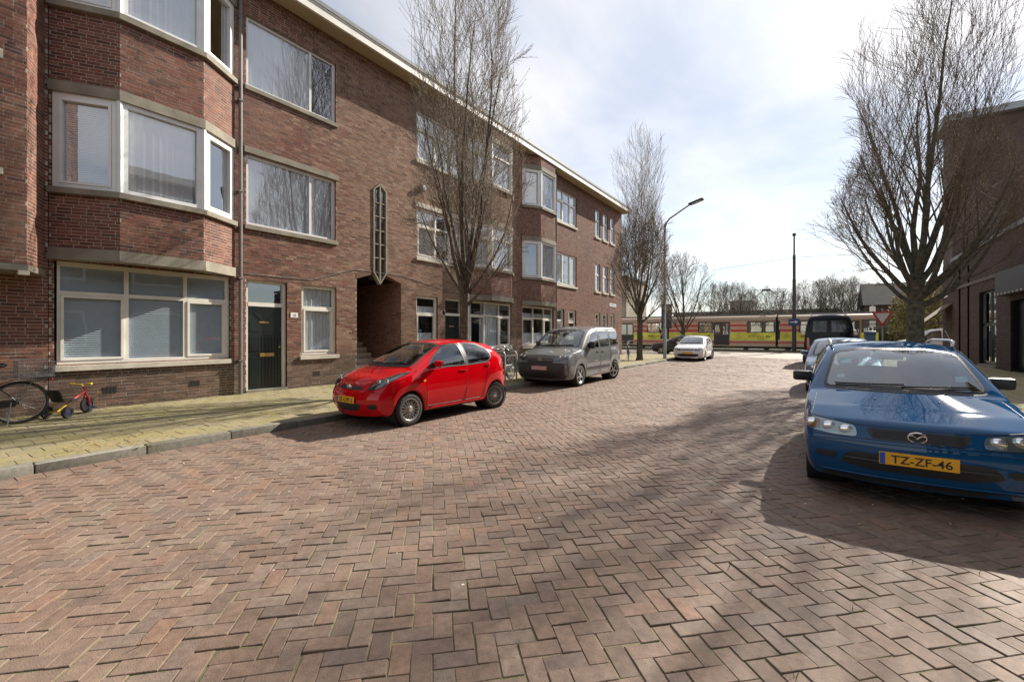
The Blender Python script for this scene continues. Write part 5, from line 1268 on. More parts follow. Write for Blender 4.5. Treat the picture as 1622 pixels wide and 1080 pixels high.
def badge_ring(c, x, z, rx, rz, kind, view='F'):
    q, n = c.hit(view, (x, z)); e = .012; col = MAT['chrome']
    P = [(q.x + rx * math.cos(a), q.y - e, q.z + rz * math.sin(a)) for a in [2 * math.pi * k / 28 for k in range(28)]]
    mb = MB().tube(P, .006, 6, closed=True)
    if kind == 'wing':      # spread wings inside an oval
        mb.tube([(q.x - rx * .92, q.y - e, q.z + rz * .3), (q.x - rx * .45, q.y - e, q.z + rz * .38), (q.x, q.y - e, q.z - rz * .25), (q.x + rx * .45, q.y - e, q.z + rz * .38), (q.x + rx * .92, q.y - e, q.z + rz * .3)], .006, 6)
    elif kind == 'ovals':   # two smaller ovals crossing inside
        mb.tube([(q.x + rx * .38 * math.cos(a), q.y - e, q.z + rz * .9 * math.sin(a)) for a in [2 * math.pi * k / 20 for k in range(20)]], .005, 6, closed=True)
        mb.tube([(q.x + rx * .75 * math.cos(a), q.y - e, q.z + rz * .5 + rz * .4 * math.sin(a)) for a in [2 * math.pi * k / 20 for k in range(20)]], .005, 6, closed=True)
    elif kind == 'bolt':
        mb.tube([(q.x - rx * .9, q.y - e, q.z), (q.x + .01, q.y - e, q.z + .008), (q.x - .01, q.y - e, q.z - .008), (q.x + rx * .9, q.y - e, q.z)], .006, 6)
    elif kind == 'vee':
        mb.tube([(q.x - rx * .55, q.y - e, q.z + rz * .75), (q.x - rx * .2, q.y - e, q.z - rz * .7), (q.x, q.y - e, q.z + rz * .1), (q.x + rx * .2, q.y - e, q.z - rz * .7), (q.x + rx * .55, q.y - e, q.z + rz * .75)], .005, 6)
    mb.build('badge', col, c.root, True)
def seams(c, doors, view_r=.005):
    for P in doors:
        for v in 'LR': c.line('door_seam', v, P, view_r, BP(), -.001)

# --- small red hatchback
c = Car('parked_car', AYGO, (-6.42, 6.16, 0), R(-2.5), 'bright red small hatchback parked at the left kerb', PARKED_L)
c.both(c.glass, [(1.13,.965),(1.25,1.10),(1.64,1.345),(2.03,1.39),(2.10,.97)], .07, .02)
c.both(c.glass, [(2.165,.975),(2.135,1.39),(2.55,1.37),(2.84,1.26),(2.93,1.11),(2.80,1.01)], .08, .02)
c.glass('F', [(-.62,1.0),(-.52,1.345),(-.3,1.385),(.3,1.385),(.52,1.345),(.62,1.0),(.3,1.015),(-.3,1.015)], .05, .025, 'windscreen', 72)
c.glass('B', [(-.52,1.06),(-.46,1.31),(.46,1.31),(.52,1.06)], .08, .02, 'rear_window')
c.finish(); c.wheels('multi', .19, .165, 'dark_alloy', 9); c.interior(1.75, .95, .98, (1.55, 1.28), rear_u=2.65)
headlamp(c, [(.40,.655),(.54,.635),(.67,.69),(.75,.82),(.755,.925),(.675,.905),(.56,.80)], 2)
c.patch('upper_grille', 'F', [(-.37,.655),(-.26,.695),(.26,.695),(.37,.655),(.26,.635),(-.26,.635)], BP(), .003, 4, 36, .02)
c.patch('lower_grille', 'F', [(-.36,.415),(.36,.415),(.30,.315),(.15,.29),(-.15,.29),(-.30,.315)], BP(), .003, 4, 36, .04)
for P in ([(.47,.40),(.62,.43),(.66,.38),(.60,.335),(.48,.335)],): 
    for Q in (P, mx(P)): c.patch('fog_recess', 'F', Q, BP(), .003, 4, 28, .03)
badge_ring(c, 0, .668, .06, .042, 'ovals'); c.plate('F', .475, '25-LPP-2', .50, .105)
for v in 'LR':
    c.patch('door_pillar', v, [(2.095,.96),(2.055,1.385),(2.14,1.385),(2.165,.965)], BP(), .0045, 3, 28, .01); c.line('sill_strip', v, [(1.16,.262),(1.9,.262),(2.62,.268)], .010, c.paint, .004); c.line('window_trim', v, [(1.15,.955),(1.6,.958),(2.1,.962),(2.78,.99)], .006, BP(), .002)
c.patch('cowl_grille', 'F', [(-.60,.985),(.60,.985),(.605,1.008),(.3,1.022),(-.3,1.022),(-.605,1.008)], BP(), .004, 3, 60, .01)
c.line('bumper_seam', 'F', [(-.69,.60),(-.5,.605),(-.4,.635)], .004, BP()); c.line('bumper_seam', 'F', [(.69,.60),(.5,.605),(.4,.635)], .004, BP())
c.patch('fuel_flap', 'L', [(2.90,.86),(3.02,.86),(3.02,.75),(2.90,.75)], c.paint, .003, 3, 24, .03); c.line('fuel_flap_seam', 'L', [(2.90,.86),(3.02,.86),(3.02,.75),(2.90,.75)], .003, BP(), 0, None, True)
c.mirror(1.30, 1.03, .775, (.085,.06,.06)); c.handles((2.0,), .87); c.handles((2.72,), .93, w=.06)
seams(c, [[(1.13,.93),(1.08,.62),(1.10,.30),(2.02,.30),(2.12,.62),(2.12,1.0)], [(2.12,.62),(2.05,.30),(2.55,.30),(2.68,.60),(2.80,.98)]])
c.line('bonnet_seam', 'F', [(-.645,.90),(-.50,.79),(-.36,.70),(0,.715),(.36,.70),(.50,.79),(.645,.90)], .003, BP())
for v in 'LR': c.patch('side_indicator', v, [(1.0,.76),(1.06,.77),(1.06,.735),(1.0,.73)], MAT['amber'], .006, 3, 16, .01); c.patch('tail_light', v, [(3.13,.80),(3.24,.82),(3.27,.98),(3.20,1.04),(3.12,.95)], MAT['red_lens'], .006, 4, 24, .03)
wipers(c, [((-.50,1.025),(.0,1.035)), ((.03,1.025),(.48,1.04))])
MB().tube([(0, -.12, 1.40), (0, -.05, 1.49), (0, .16, 1.60)], .004, 5).build('aerial', BP(), c.root)

# --- blue estate-like hatchback in the right foreground
c = Car('parked_car', DEMIO, (.70, 7.06, 0), R(0), 'metallic blue hatchback with roof rails, nearest car on the right', PARKED_R)
c.both(c.glass, [(1.44,.99),(1.52,1.08),(1.88,1.335),(2.22,1.37),(2.26,.99)], .05, .02)
c.both(c.glass, [(2.34,.99),(2.32,1.37),(2.85,1.37),(2.92,1.01)], .05, .02)
c.both(c.glass, [(3.0,1.02),(2.96,1.365),(3.35,1.34),(3.48,1.1),(3.44,1.04)], .06, .02)
c.glass('F', [(-.66,.975),(-.555,1.335),(-.3,1.385),(.3,1.385),(.555,1.335),(.66,.975),(.3,.99),(-.3,.99)], .05, .02, 'windscreen', 80)
c.glass('B', [(-.54,1.05),(-.48,1.35),(.48,1.35),(.54,1.05)], .08, .02, 'rear_window')
c.finish(); c.wheels('spoke', .18, .175, 'alloy', 7); c.interior(2.05, 1.15, .97, (1.75, 1.29), rear_u=2.95)
headlamp(c, [(.41,.61),(.425,.705),(.60,.73),(.775,.748),(.79,.70),(.785,.635),(.60,.61)], 3, frame='alloy')
for P in ([(.70,.648),(.695,.728),(.772,.738),(.785,.66)],):
    for Q in (P, mx(P)): c.patch('indicator', 'F', Q, MAT['amber'], .011, 3, 20, .02)
c.patch('upper_grille', 'F', [(-.35,.70),(.35,.70),(.31,.61),(-.31,.61)], BP(), .004, 4, 40, .02)
for k in range(5): c.line('grille_bar', 'F', [(-.30,.628 + k * .014),(.30,.628 + k * .014)], .0035, MAT['dark_plastic'], .006)
c.patch('lower_grille', 'F', [(-.47,.475),(.47,.475),(.55,.37),(.36,.325),(-.36,.325),(-.55,.37)], BP(), .004, 4, 40, .03)
c.line('grille_lip', 'F', [(-.50,.415),(0,.41),(.50,.415)], .010, MAT['dark_plastic'], .006)
for P in ([(.56,.445),(.72,.455),(.74,.40),(.58,.385)],):
    for Q in (P, mx(P)):
        c.patch('bumper_vent', 'F', Q, BP(), .004, 4, 24, .02)
        for k in range(3): c.line('vent_slat', 'F', [(Q[0][0] * .98, .405 + k * .016), (Q[1][0] * .98, .41 + k * .016)], .003, MAT['dark_plastic'], .006)
c.line('bumper_line', 'F', [(-.79,.56),(-.5,.572),(0,.577),(.5,.572),(.79,.56)], .006, MAT['paint_blue'], .006)
c.line('bumper_seam', 'F', [(-.80,.598),(-.5,.598),(-.3,.60),(.3,.60),(.5,.598),(.80,.598)], .0035, BP())
c.line('bonnet_seam', 'F', [(-.72,.92),(-.765,.765),(-.60,.742),(-.40,.718),(0,.712),(.40,.718),(.60,.742),(.765,.765),(.72,.92)], .0035, BP())
c.line('bumper_lip', 'F', [(-.70,.27),(-.4,.262),(.4,.262),(.70,.27)], .008, MAT['paint_blue'], .006)
c.patch('air_dam', 'F', [(-.70,.245),(.70,.245),(.66,.195),(-.66,.195)], BP(), .004, 3, 40, .02)
badge_ring(c, 0, .655, .062, .042, 'wing'); c.plate('F', .455, 'TZ-ZF-46')
c.patch('cowl_grille', 'F', [(-.66,.955),(.66,.955),(.655,.985),(.3,.994),(-.3,.994),(-.655,.985)], BP(), .003, 3, 60, .015)
wipers(c, [((-.55,1.0),(.02,1.02)), ((.0,1.0),(.56,1.015))])
c.mirror(1.62, 1.035, .775, (.105,.05,.062), MAT['black_plastic']); c.handles((2.15, 2.85), .86, BP())
seams(c, [[(1.42,.95),(1.22,.80),(1.22,.28),(2.2,.28),(2.30,.6),(2.30,.98)], [(2.30,.6),(2.24,.28),(2.7,.28),(2.86,.6),(2.95,1.0)]])
for v in 'LR': c.patch('door_pillar', v, [(2.265,.985),(2.235,1.36),(2.315,1.36),(2.335,.985)], BP(), .0045, 3, 28, .01); c.line('side_moulding', v, [(1.26,.55),(2.25,.55),(2.72,.55)], .014, BP(), .004)
for sg in (-1, 1): MB().tube([(sg * .575, 2.0 - 1.91, 1.405), (sg * .585, 2.06 - 1.91, 1.465), (sg * .59, 2.2 - 1.91, 1.485), (sg * .585, 3.2 - 1.91, 1.485), (sg * .57, 3.36 - 1.91, 1.46), (sg * .56, 3.42 - 1.91, 1.40)], [.02, .02, .014, .014, .02, .02], 8).build('roof_rail', MAT['alloy'], c.root, True)
MB().tube([(.56, 1.70 - 1.91, 1.33), (.50, 1.95 - 1.91, 1.60)], .004, 5).build('aerial', MAT['steel'], c.root)
for x, y, z, w in ((-.44, 1.56, 1.25, .05), (-.5, 1.33, 1.09, .035), (.5, 1.35, 1.10, .045)):
    q, n = c.hit('F', (x, z)); MB().obox(Matrix.Translation(q - n * .008) @ Matrix.Rotation(R(-32), 4, 'X'), -w, w, -.001, .001, -w * .7, w * .7).build('windscreen_sticker', MAT['sticker'], c.root)
for x, y, w in ((.42, 1.22, .09), (-.1, 1.26, .1)): MB().obox(Matrix.Translation((x, y - 1.91, .925)) @ Matrix.Rotation(R(12), 4, 'X'), -w, w, -.06, .06, 0, .004).build('paper_on_dashboard', MAT['paper'], c.root)
for x in (-.04, .04): q, n = c.hit('F', (x * 6, .90)); MB().ell(q, (.012, .012, .008), 8, 6).build('washer_jet', BP(), c.root)

# --- grey high-roofed van
c = Car('parked_van', COMBO, (-6.74, 13.2, 0), R(1), 'grey metallic high-roofed small van with dark bumper', PARKED_L, 'van')
c.both(c.glass, [(1.45,1.14),(1.55,1.27),(1.90,1.60),(2.32,1.665),(2.36,1.13)], .06, .022)
c.both(c.glass, [(2.47,1.14),(2.45,1.67),(3.22,1.675),(3.25,1.16)], .07, .022)
c.both(c.glass, [(3.36,1.17),(3.34,1.675),(4.02,1.665),(4.10,1.20)], .08, .022)
c.glass('F', [(-.76,1.18),(-.65,1.63),(-.35,1.70),(.35,1.70),(.65,1.63),(.76,1.18),(.35,1.19),(-.35,1.19)], .06, .03, 'windscreen', 72)
c.glass('B', [(-.62,1.2),(-.58,1.64),(.58,1.64),(.62,1.2)], .08, .02, 'rear_window')
c.finish(); c.wheels('spoke', .215, .19, 'alloy', 5); c.interior(2.05, 1.15, 1.18, (1.75, 1.55), rear_u=3.0)
headlamp(c, [(.44,.79),(.62,.78),(.80,.88),(.86,1.0),(.84,1.05),(.64,.96),(.46,.87)], 2)
c.patch('upper_grille', 'F', [(-.42,.84),(.42,.84),(.46,.755),(.3,.72),(-.3,.72),(-.46,.755)], BP(), .004, 4, 40, .03)
c.line('grille_bar', 'F', [(-.43,.80),(.43,.80)], .008, MAT['steel'], .004)
dark = mat('bumper_plastic', (.03, .031, .033), .55, noise_amt=.15)
c.patch('bumper', 'F', [(-.86,.70),(-.60,.73),(.60,.73),(.86,.70),(.86,.42),(.74,.27),(-.74,.27),(-.86,.42)], dark, .008, 8, 64, .06)
c.patch('lower_grille', 'F', [(-.5,.44),(.5,.44),(.55,.34),(.4,.30),(-.4,.30),(-.55,.34)], BP(), .012, 4, 36, .04)
for P in ([(.56,.50),(.68,.53),(.70,.44),(.60,.40)],):
    for Q in (P, mx(P)): c.patch('fog_recess', 'F', Q, BP(), .012, 3, 24, .03)
badge_ring(c, 0, .80, .055, .055, 'bolt'); c.plate('F', .575, '', .50, .11, 'plate_pink', False)
c.mirror(1.62, 1.22, .87, (.09,.06,.11), dark); c.handles((2.20,), 1.0, BP()); c.handles((2.62,), 1.0, BP())
seams(c, [[(1.40,1.10),(1.30,.8),(1.32,.34),(2.3,.34),(2.42,.7),(2.41,1.12)], [(2.42,.7),(2.42,.36),(3.15,.36),(3.24,.60),(3.30,1.15)], [(3.30,1.62),(3.30,1.15)]])
for v in 'LR':
    c.patch('side_strip', v, [(1.36,.55),(3.22,.55),(3.22,.47),(1.36,.47)], dark, .012, 4, 48, .03); c.patch('tail_light', v, [(4.20,1.0),(4.30,1.0),(4.30,1.5),(4.22,1.5)], MAT['red_lens'], .006, 4, 24, .03)
    c.patch('door_emblem', v, [(1.98,.93),(2.08,.93),(2.08,.80),(1.98,.80)], MAT['alloy'], .004, 3, 20, .04); c.patch('door_lettering', v, [(1.88,.74),(2.2,.74),(2.2,.70),(1.88,.70)], MAT['alloy'], .004, 3, 20, .005)
c.line('bonnet_seam', 'F', [(-.78,1.03),(-.55,.90),(-.4,.86),(.4,.86),(.55,.90),(.78,1.03)], .003, BP())
wipers(c, [((-.62,1.2),(.0,1.22)), ((.0,1.2),(.6,1.22))])

def plain_hatch(spec, loc, rz, label, group, plate=None, mir=None, grille='bar', badge=None, light_frame='dark_plastic', sub=2):
    """smaller hatchbacks further away, all on the same layout of glass and lamps"""
    ku, kw, kz = spec['L'] / 3.82, max(p[1] for p in spec['plan']) / .835, max(t[1] for t in spec['top']) / 1.47
    A = lambda P: [(u * ku, z * kz) for u, z in P]; F = lambda P: [(v * kw, z * kz) for v, z in P]
    c = Car('parked_car', spec, loc, rz, label, group, sub=sub)
    c.both(c.glass, A([(1.44,.99),(1.52,1.08),(1.88,1.335),(2.22,1.37),(2.26,.99)]), .05, .025); c.both(c.glass, A([(2.34,.99),(2.32,1.37),(2.95,1.36),(3.25,1.15),(3.2,1.03)]), .07, .025)
    c.glass('F', F([(-.66,.985),(-.555,1.335),(-.3,1.385),(.3,1.385),(.555,1.335),(.66,.985),(.3,.995),(-.3,.995)]), .05, .025, 'windscreen', 60); c.glass('B', F([(-.54,1.05),(-.48,1.33),(.48,1.33),(.54,1.05)]), .08, .025, 'rear_window')
    c.finish(); c.wheels('spoke', spec['wheel'] * .65, .18, 'alloy', 5); c.interior(2.05 * ku, 1.15 * ku, .97 * kz, (1.75 * ku, 1.29 * kz), rear_u=2.95 * ku)
    headlamp(c, F([(.36,.60),(.40,.70),(.55,.735),(.70,.77),(.735,.74),(.71,.66),(.55,.60)]), 2, frame=light_frame)
    c.patch('upper_grille', 'F', F([(-.34,.685),(.34,.685),(.34,.62),(-.34,.62)]), BP(), .004, 4, 36, .02); c.line('grille_bar', 'F', F([(-.33,.65),(.33,.65)]), .006, MAT['chrome'], .006)
    c.patch('lower_grille', 'F', F([(-.55,.42),(.55,.42),(.6,.33),(.4,.28),(-.4,.28),(-.6,.33)]), BP(), .004, 4, 40, .04)
    if badge: badge_ring(c, 0, .67 * kz, .055, .055, badge)
    c.plate('F', .47 * kz, plate or '', .52, .11, blue=True); c.mirror(1.62 * ku, 1.03 * kz, .785 * kw, (.09,.06,.06), mir)
    c.handles((2.15 * ku, 2.95 * ku), .88 * kz); seams(c, [A([(1.42,.95),(1.22,.80),(1.22,.28),(2.2,.28),(2.30,.6),(2.30,.98)]), A([(2.30,.6),(2.24,.28),(2.7,.28),(2.86,.6),(3.0,1.0)])])
    wipers(c, [tuple(F([(-.55,1.01),(.0,1.03)])), tuple(F([(.0,1.01),(.55,1.03)]))])
    for v in 'LR': c.patch('tail_light', v, A([(3.56,.72),(3.66,.74),(3.66,.98),(3.56,1.0)]), MAT['red_lens'], .006, 4, 20, .03)
    for P in ([(.50,.72),(.72,.74),(.70,.98),(.56,.98)],):
        for Q in (P, mx(P)): c.patch('tail_light', 'B', F(Q), MAT['red_lens'], .006, 4, 20, .03)
    return c
plain_hatch(scale_spec(DEMIO, 3.97, .84, 1.46, 'paint_white', .30), (-6.30, 28.6, 0), R(2), 'white hatchback parked beside the lamp post', PARKED_L, badge='vee', grille='bar', plate='')
plain_hatch(scale_spec(DEMIO, 3.75, .83, 1.46, 'paint_silver', .285), (.50, 15.75, 0), R(0), 'silver blue hatchback between the blue car and the dark van', PARKED_R)
plain_hatch(scale_spec(DEMIO, 4.1, .87, 1.48, 'paint_charcoal', .30), (-8.9, 35.6, 0), R(-90), 'charcoal hatchback standing across in the side street', None)

def box_van(spec, loc, rz, label, group, rear_detail=True):
    ku, kw, kz = spec['L'] / 4.39, max(p[1] for p in spec['plan']) / .916, max(t[1] for t in spec['top']) / 1.85
    A = lambda P: [(u * ku, z * kz) for u, z in P]; F = lambda P: [(v * kw, z * kz) for v, z in P]
    c = Car('parked_van', spec, loc, rz, label, group, 'van', sub=2)
    c.both(c.glass, A([(1.45,1.14),(1.55,1.27),(1.90,1.60),(2.32,1.665),(2.36,1.13)]), .06, .03)
    c.glass('F', F([(-.76,1.18),(-.65,1.63),(-.35,1.70),(.35,1.70),(.65,1.63),(.76,1.18),(.35,1.19),(-.35,1.19)]), .06, .03, 'windscreen', 60)
    for P in ([(.06,1.2),(.06,1.62),(.58,1.62),(.62,1.2)],):
        for Q in (P, mx(P)): c.glass('B', F(Q), .05, .03, 'rear_window', gm='tint_glass')
    c.finish(); c.wheels('spoke', .2, .2, 'steel', 6); c.interior(2.05 * ku, 1.15 * ku, 1.18 * kz, (1.75 * ku, 1.55 * kz))
    headlamp(c, F([(.44,.79),(.62,.78),(.80,.88),(.86,1.0),(.84,1.05),(.64,.96),(.46,.87)]), 2)
    c.patch('upper_grille', 'F', F([(-.42,.84),(.42,.84),(.46,.755),(.3,.72),(-.3,.72),(-.46,.755)]), BP(), .004, 4, 36, .03)
    c.patch('front_bumper', 'F', F([(-.80,.70),(.80,.70),(.80,.42),(.66,.27),(-.66,.27),(-.80,.42)]), dark, .008, 6, 48, .06)
    for P in ([(.70,.55),(.80,.55),(.795,1.02),(.72,1.02)],):
        for Q in (P, mx(P)): c.patch('tail_light', 'B', F(Q), MAT['red_lens'], .008, 5, 28, .03)
    c.patch('rear_bumper', 'B', F([(-.82,.46),(.82,.46),(.80,.30),(-.80,.30)]), dark, .015, 5, 40, .04)
    c.line('rear_door_seam', 'B', F([(0,.48),(0,1.74)]), .006, BP()); c.line('rear_door_seam', 'B', F([(-.66,.48),(-.66,1.72),(.66,1.72),(.66,.48)]), .005, BP())
    c.plate('B', .66 * kz, '', .52, .11, x=0); q, n = c.hit('B', (.09 * kw, .95 * kz)); MB().obox(Matrix.Translation(q + n * .02), -.03, .03, -.02, .02, -.08, .08, bevel=.01).build('door_handle', BP(), c.root, True)
    c.mirror(1.62 * ku, 1.2 * kz, .9 * kw, (.1,.07,.15), dark); seams(c, [A([(1.40,1.10),(1.30,.8),(1.32,.34),(2.3,.34),(2.42,.7),(2.41,1.12)])])
    return c
c = box_van(scale_spec(COMBO, 5.0, 1.02, 2.52, 'paint_dark', .34), (.38, 28.7, 0), R(180), 'tall dark van seen from behind, parked past the silver blue car', PARKED_R)
MB().box(-.75, .75, -.5, -.46, 2.52, 2.56).box(-.75, .75, 1.4, 1.44, 2.52, 2.56).box(-.75, -.71, -.8, 2.0, 2.56, 2.6).box(.71, .75, -.8, 2.0, 2.56, 2.6).build('lit_roof_edge_bars', MAT['alloy'], c.root)  # pale bars added to stand for the sunlit line along the roof edge
box_van(scale_spec(COMBO, 4.6, .95, 1.98, 'paint_white', .33), (6.3, 40.2, 0), R(-90), 'white van side-on in the side street behind the big right tree', None)
# ------------------------------------------------------------------ bicycles, tricycle, street furniture, tram, far background
def ray_at(px, Y):
    r = (px - 811) / 700; c, s = math.cos(THETA), math.sin(THETA); z = Y / (r * s + c); return (r * c - s) * z, Y, z
def circ(cx, cz, r, n=40, y=0): return [(cx + r * math.cos(2 * math.pi * k / n), y, cz + r * math.sin(2 * math.pi * k / n)) for k in range(n)]
def bike_wheel(root, x, Rw=.345):
    w = MB().tube(circ(x, Rw, Rw - .02), .023, 8, closed=True).build('wheel', MAT['tyre'], root, True)
    MB().tube(circ(x, Rw, Rw - .042), .010, 6, closed=True).build('rim', MAT['alloy'], w, True)
    sp = MB()
    for k in range(32):
        a = 2 * math.pi * k / 32; b = a + (.5 if k % 2 else -.5); sp.tube([(x + .022 * math.cos(b), .02 if k % 2 else -.02, Rw + .022 * math.sin(b)), (x + (Rw - .045) * math.cos(a), 0, Rw + (Rw - .045) * math.sin(a))], .0016, 3, cap=False)
    tag(sp.build('spokes', MAT['steel'], w), kind='stuff'); MB().tube([(x, -.05, Rw), (x, .05, Rw)], .022, 10).build('hub', MAT['steel'], w, True)
def bicycle(loc, rz, label, group, fm, crate=False, lean=0, step=False):
    root = thing('bicycle', loc, label, 'bicycle', group, rz); root.rotation_euler = (R(lean), 0, rz); f = MB(); r = .016
    bike_wheel(root, -.54); bike_wheel(root, .56)
    bb = (-.06, 0, .29); st = (-.22, 0, .80); hd = (.36, 0, .86); hl = (.40, 0, .68)
    f.tube([bb, st], r, 8); f.tube([bb, hl], r * 1.2, 8)
    if step: f.tube([(-.12, 0, .45), (.1, 0, .50), (.38, 0, .78)], r * 1.2, 8)
    else: f.tube([(-.20, 0, .74), hd], r, 8)
    f.tube([hl, hd, (.345, 0, .98)], r * 1.1, 8)
    for s in (-1, 1):
        f.tube([bb, (-.54, s * .055, .345)], .010, 6); f.tube([(-.2, 0, .74), (-.54, s * .055, .345)], .009, 6); f.tube([hl, (.46, s * .05, .52), (.56, s * .055, .345)], .012, 6)
    f.build('frame', fm, root, True)
    MB().tube([(.345, 0, .97), (.34, 0, 1.05), (.36, -.12, 1.08), (.26, -.29, 1.06), (.12, -.31, 1.04)], .011, 8).tube([(.34, 0, 1.05), (.36, .12, 1.08), (.26, .29, 1.06), (.12, .31, 1.04)], .011, 8).build('handlebar', MAT['chrome'], root, True)
    for s in (-1, 1): MB().tube([(.22, s * .3, 1.055), (.11, s * .31, 1.04)], .017, 8).build('grip', MAT['black_plastic'], root, True)
    MB().tube([st, (-.245, 0, .92)], .013, 8).build('seat_post', MAT['chrome'], root, True)
    MB().ell((-.31, 0, .96), (.10, .10, .04)).ell((-.18, 0, .955), (.13, .035, .03)).build('saddle', MAT['black_plastic'], root, True)
    for cx in (-.54, .56):
        a0, a1 = (R(5), R(170)) if cx < 0 else (R(20), R(165)); P = [(cx + .375 * math.cos(a0 + (a1 - a0) * k / 14), 0, .345 + .375 * math.sin(a0 + (a1 - a0) * k / 14)) for k in range(15)]
        m = MB()
        for i in range(14):
            m.quad((P[i][0], -.028, P[i][2]), (P[i][0], .028, P[i][2]), (P[i + 1][0], .028, P[i + 1][2]), (P[i + 1][0], -.028, P[i + 1][2]))
        m.build('mudguard', MAT['black_plastic'], root, True)
    c = MB().tube([(-.25, -.06, .76), (-.86, -.06, .76), (-.88, 0, .76), (-.86, .06, .76), (-.25, .06, .76)], .008, 6)
    for k in range(3): c.tube([(-.4 - k * .17, -.06, .76), (-.4 - k * .17, .06, .76)], .006, 5)
    for s in (-1, 1): c.tube([(-.54, s * .07, .345), (-.70, s * .06, .76)], .006, 5)
    c.build('carrier', MAT['steel'], root, True)
    MB().ell((-.91, 0, .70), (.018, .03, .03)).build('rear_light', MAT['red_lens'], root, True); MB().ell((.44, 0, .90), (.04, .04, .04)).build('front_lamp', MAT['chrome'], root, True)
    MB().lathe([(.095, -.006), (.095, .006), (.03, .006), (.03, -.006)], Matrix.Translation((-.06, .045, .29)) @ Matrix.Rotation(R(90), 4, 'X'), 24, True).tube([(-.06, .05, .29), (-.06, .06, .45)], .009, 6).tube([(-.06, -.05, .29), (-.06, -.06, .13)], .009, 6).box(-.10, -.02, .06, .15, .44, .465).box(-.10, -.02, -.15, -.06, .12, .145).build('crank', MAT['steel'], root, True)
    MB().obox(Matrix(), -.5, -.02, .035, .05, .29, .40, bevel=.006).build('chain_case', MAT['black_plastic'], root)
    MB().tube([(-.45, .05, .36), (-.40, .16, .02)], .008, 6).build('kickstand', MAT['steel'], root)
    if crate:
        b = MB(); x0, x1, y0, y1, z0, z1 = -.92, -.50, -.17, .17, .775, 1.02
        for z in (z0, z0 + .08, z0 + .16, z1): b.tube([(x0, y0, z), (x1, y0, z), (x1, y1, z), (x0, y1, z)], .006, 5, closed=True)
        for k in range(10): 
            for y in (y0, y1): b.tube([(x0 + (x1 - x0) * k / 9, y, z0), (x0 + (x1 - x0) * k / 9, y, z1)], .004, 4)
        for k in range(7):
            for x in (x0, x1): b.tube([(x, y0 + (y1 - y0) * k / 6, z0), (x, y0 + (y1 - y0) * k / 6, z1)], .004, 4)
        b.box(x0, x1, y0, y1, z0 - .006, z0 + .004); b.build('basket', MAT['steel'], root)
    return root
grey_p = mat('bike_grey', (.06, .065, .07), .35, metal=.4, coat=.5); green_p = mat('bike_green', (.02, .06, .05), .35, coat=.5); blk_p = mat('bike_black', (.015, .015, .017), .3, coat=.5)
BK = 'bicycles parked on the left pavement'
bicycle((-10.72, .78, .104), R(-90), 'dark bicycle with wire basket by the wall at the left picture edge', BK, grey_p, True, -5)
bicycle((-8.12, 11.15, .104), R(-84), 'black bicycle leaning at the steel rack, nearer the red hatchback', BK, blk_p, False, 4)
bicycle((-8.55, 11.7, .104), R(92), 'green step-through bicycle by the rack, nearer the house wall', BK, green_p, True, -3, True)
bicycle((-8.75, 24.0, .104), R(-70), 'bicycle leaning by the forked tree at the far corner', BK, blk_p, False, 4)
rk = thing('bicycle_rack', (-7.84, 10.9, .1), 'steel hoop bicycle rack on the pavement between red car and grey van', 'bike rack')
for k in range(2):
    y = k * .62; MB().tube([(0, y, 0), (0, y, .82), (-.05, y, .9), (-.12, y, .92), (-.55, y, .92), (-.62, y, .9), (-.67, y, .82), (-.67, y, 0)], .024, 10).build('hoop', MAT['galvanised'], rk, True)
MB().tube([(-.02, 0, .5), (-.02, .62, .5)], .015, 8).build('rail', MAT['galvanised'], rk, True)

# child's tricycle
tri = thing('tricycle', (-10.98, 2.0, .104), "child's red and yellow tricycle with black seat under the big window", 'tricycle', rz=math.atan2(.53, -.41))
red_p, yel_p, blu_p = mat('toy_red', (.55, .015, .012), .3, coat=.6), mat('toy_yellow', (.80, .52, .02), .3, coat=.4), mat('toy_blue', (.02, .022, .06), .4)
def tri_wheel(x, y, r, w):
    o = MB().lathe([(r * .62, -w), (r * .92, -w), (r, -w * .5), (r, w * .5), (r * .92, w), (r * .62, w)], Matrix.Translation((x, y, r)) @ Matrix.Rotation(R(90), 4, 'X'), 28, True).build('wheel', MAT['tyre'], tri, True, 40)
    MB().lathe([(0, -w * .8), (r * .62, -w * .6), (r * .62, w * .6), (0, w * .8)], Matrix.Translation((x, y, r)) @ Matrix.Rotation(R(90), 4, 'X'), 24).build('hub', blu_p, o, True, 40)
tri_wheel(.30, 0, .145, .022); tri_wheel(-.28, .17, .105, .022); tri_wheel(-.28, -.17, .105, .022)
MB().tube([(.22, 0, .50), (.26, 0, .36), (.27, .035, .30), (.30, .04, .145)], .014, 8).tube([(.26, 0, .36), (.27, -.035, .30), (.30, -.04, .145)], .014, 8).build('fork', red_p, tri, True)
MB().tube([(.24, 0, .40), (.12, 0, .34), (-.02, 0, .27)], .018, 8).build('frame', red_p, tri, True)
MB().tube([(-.02, 0, .27), (-.16, 0, .18), (-.28, 0, .11)], .014, 8).tube([(-.28, -.17, .105), (-.28, .17, .105)], .010, 8).build('axle_tube', yel_p, tri, True)
MB().tube([(.22, 0, .49), (.20, .02, .53), (.17, .16, .55)], .011, 8).tube([(.20, -.02, .53), (.17, -.16, .55)], .011, 8).build('handlebar', yel_p, tri, True)
for s in (-1, 1): MB().tube([(.175, s * .12, .545), (.165, s * .19, .55)], .018, 8).build('grip', yel_p, tri, True)
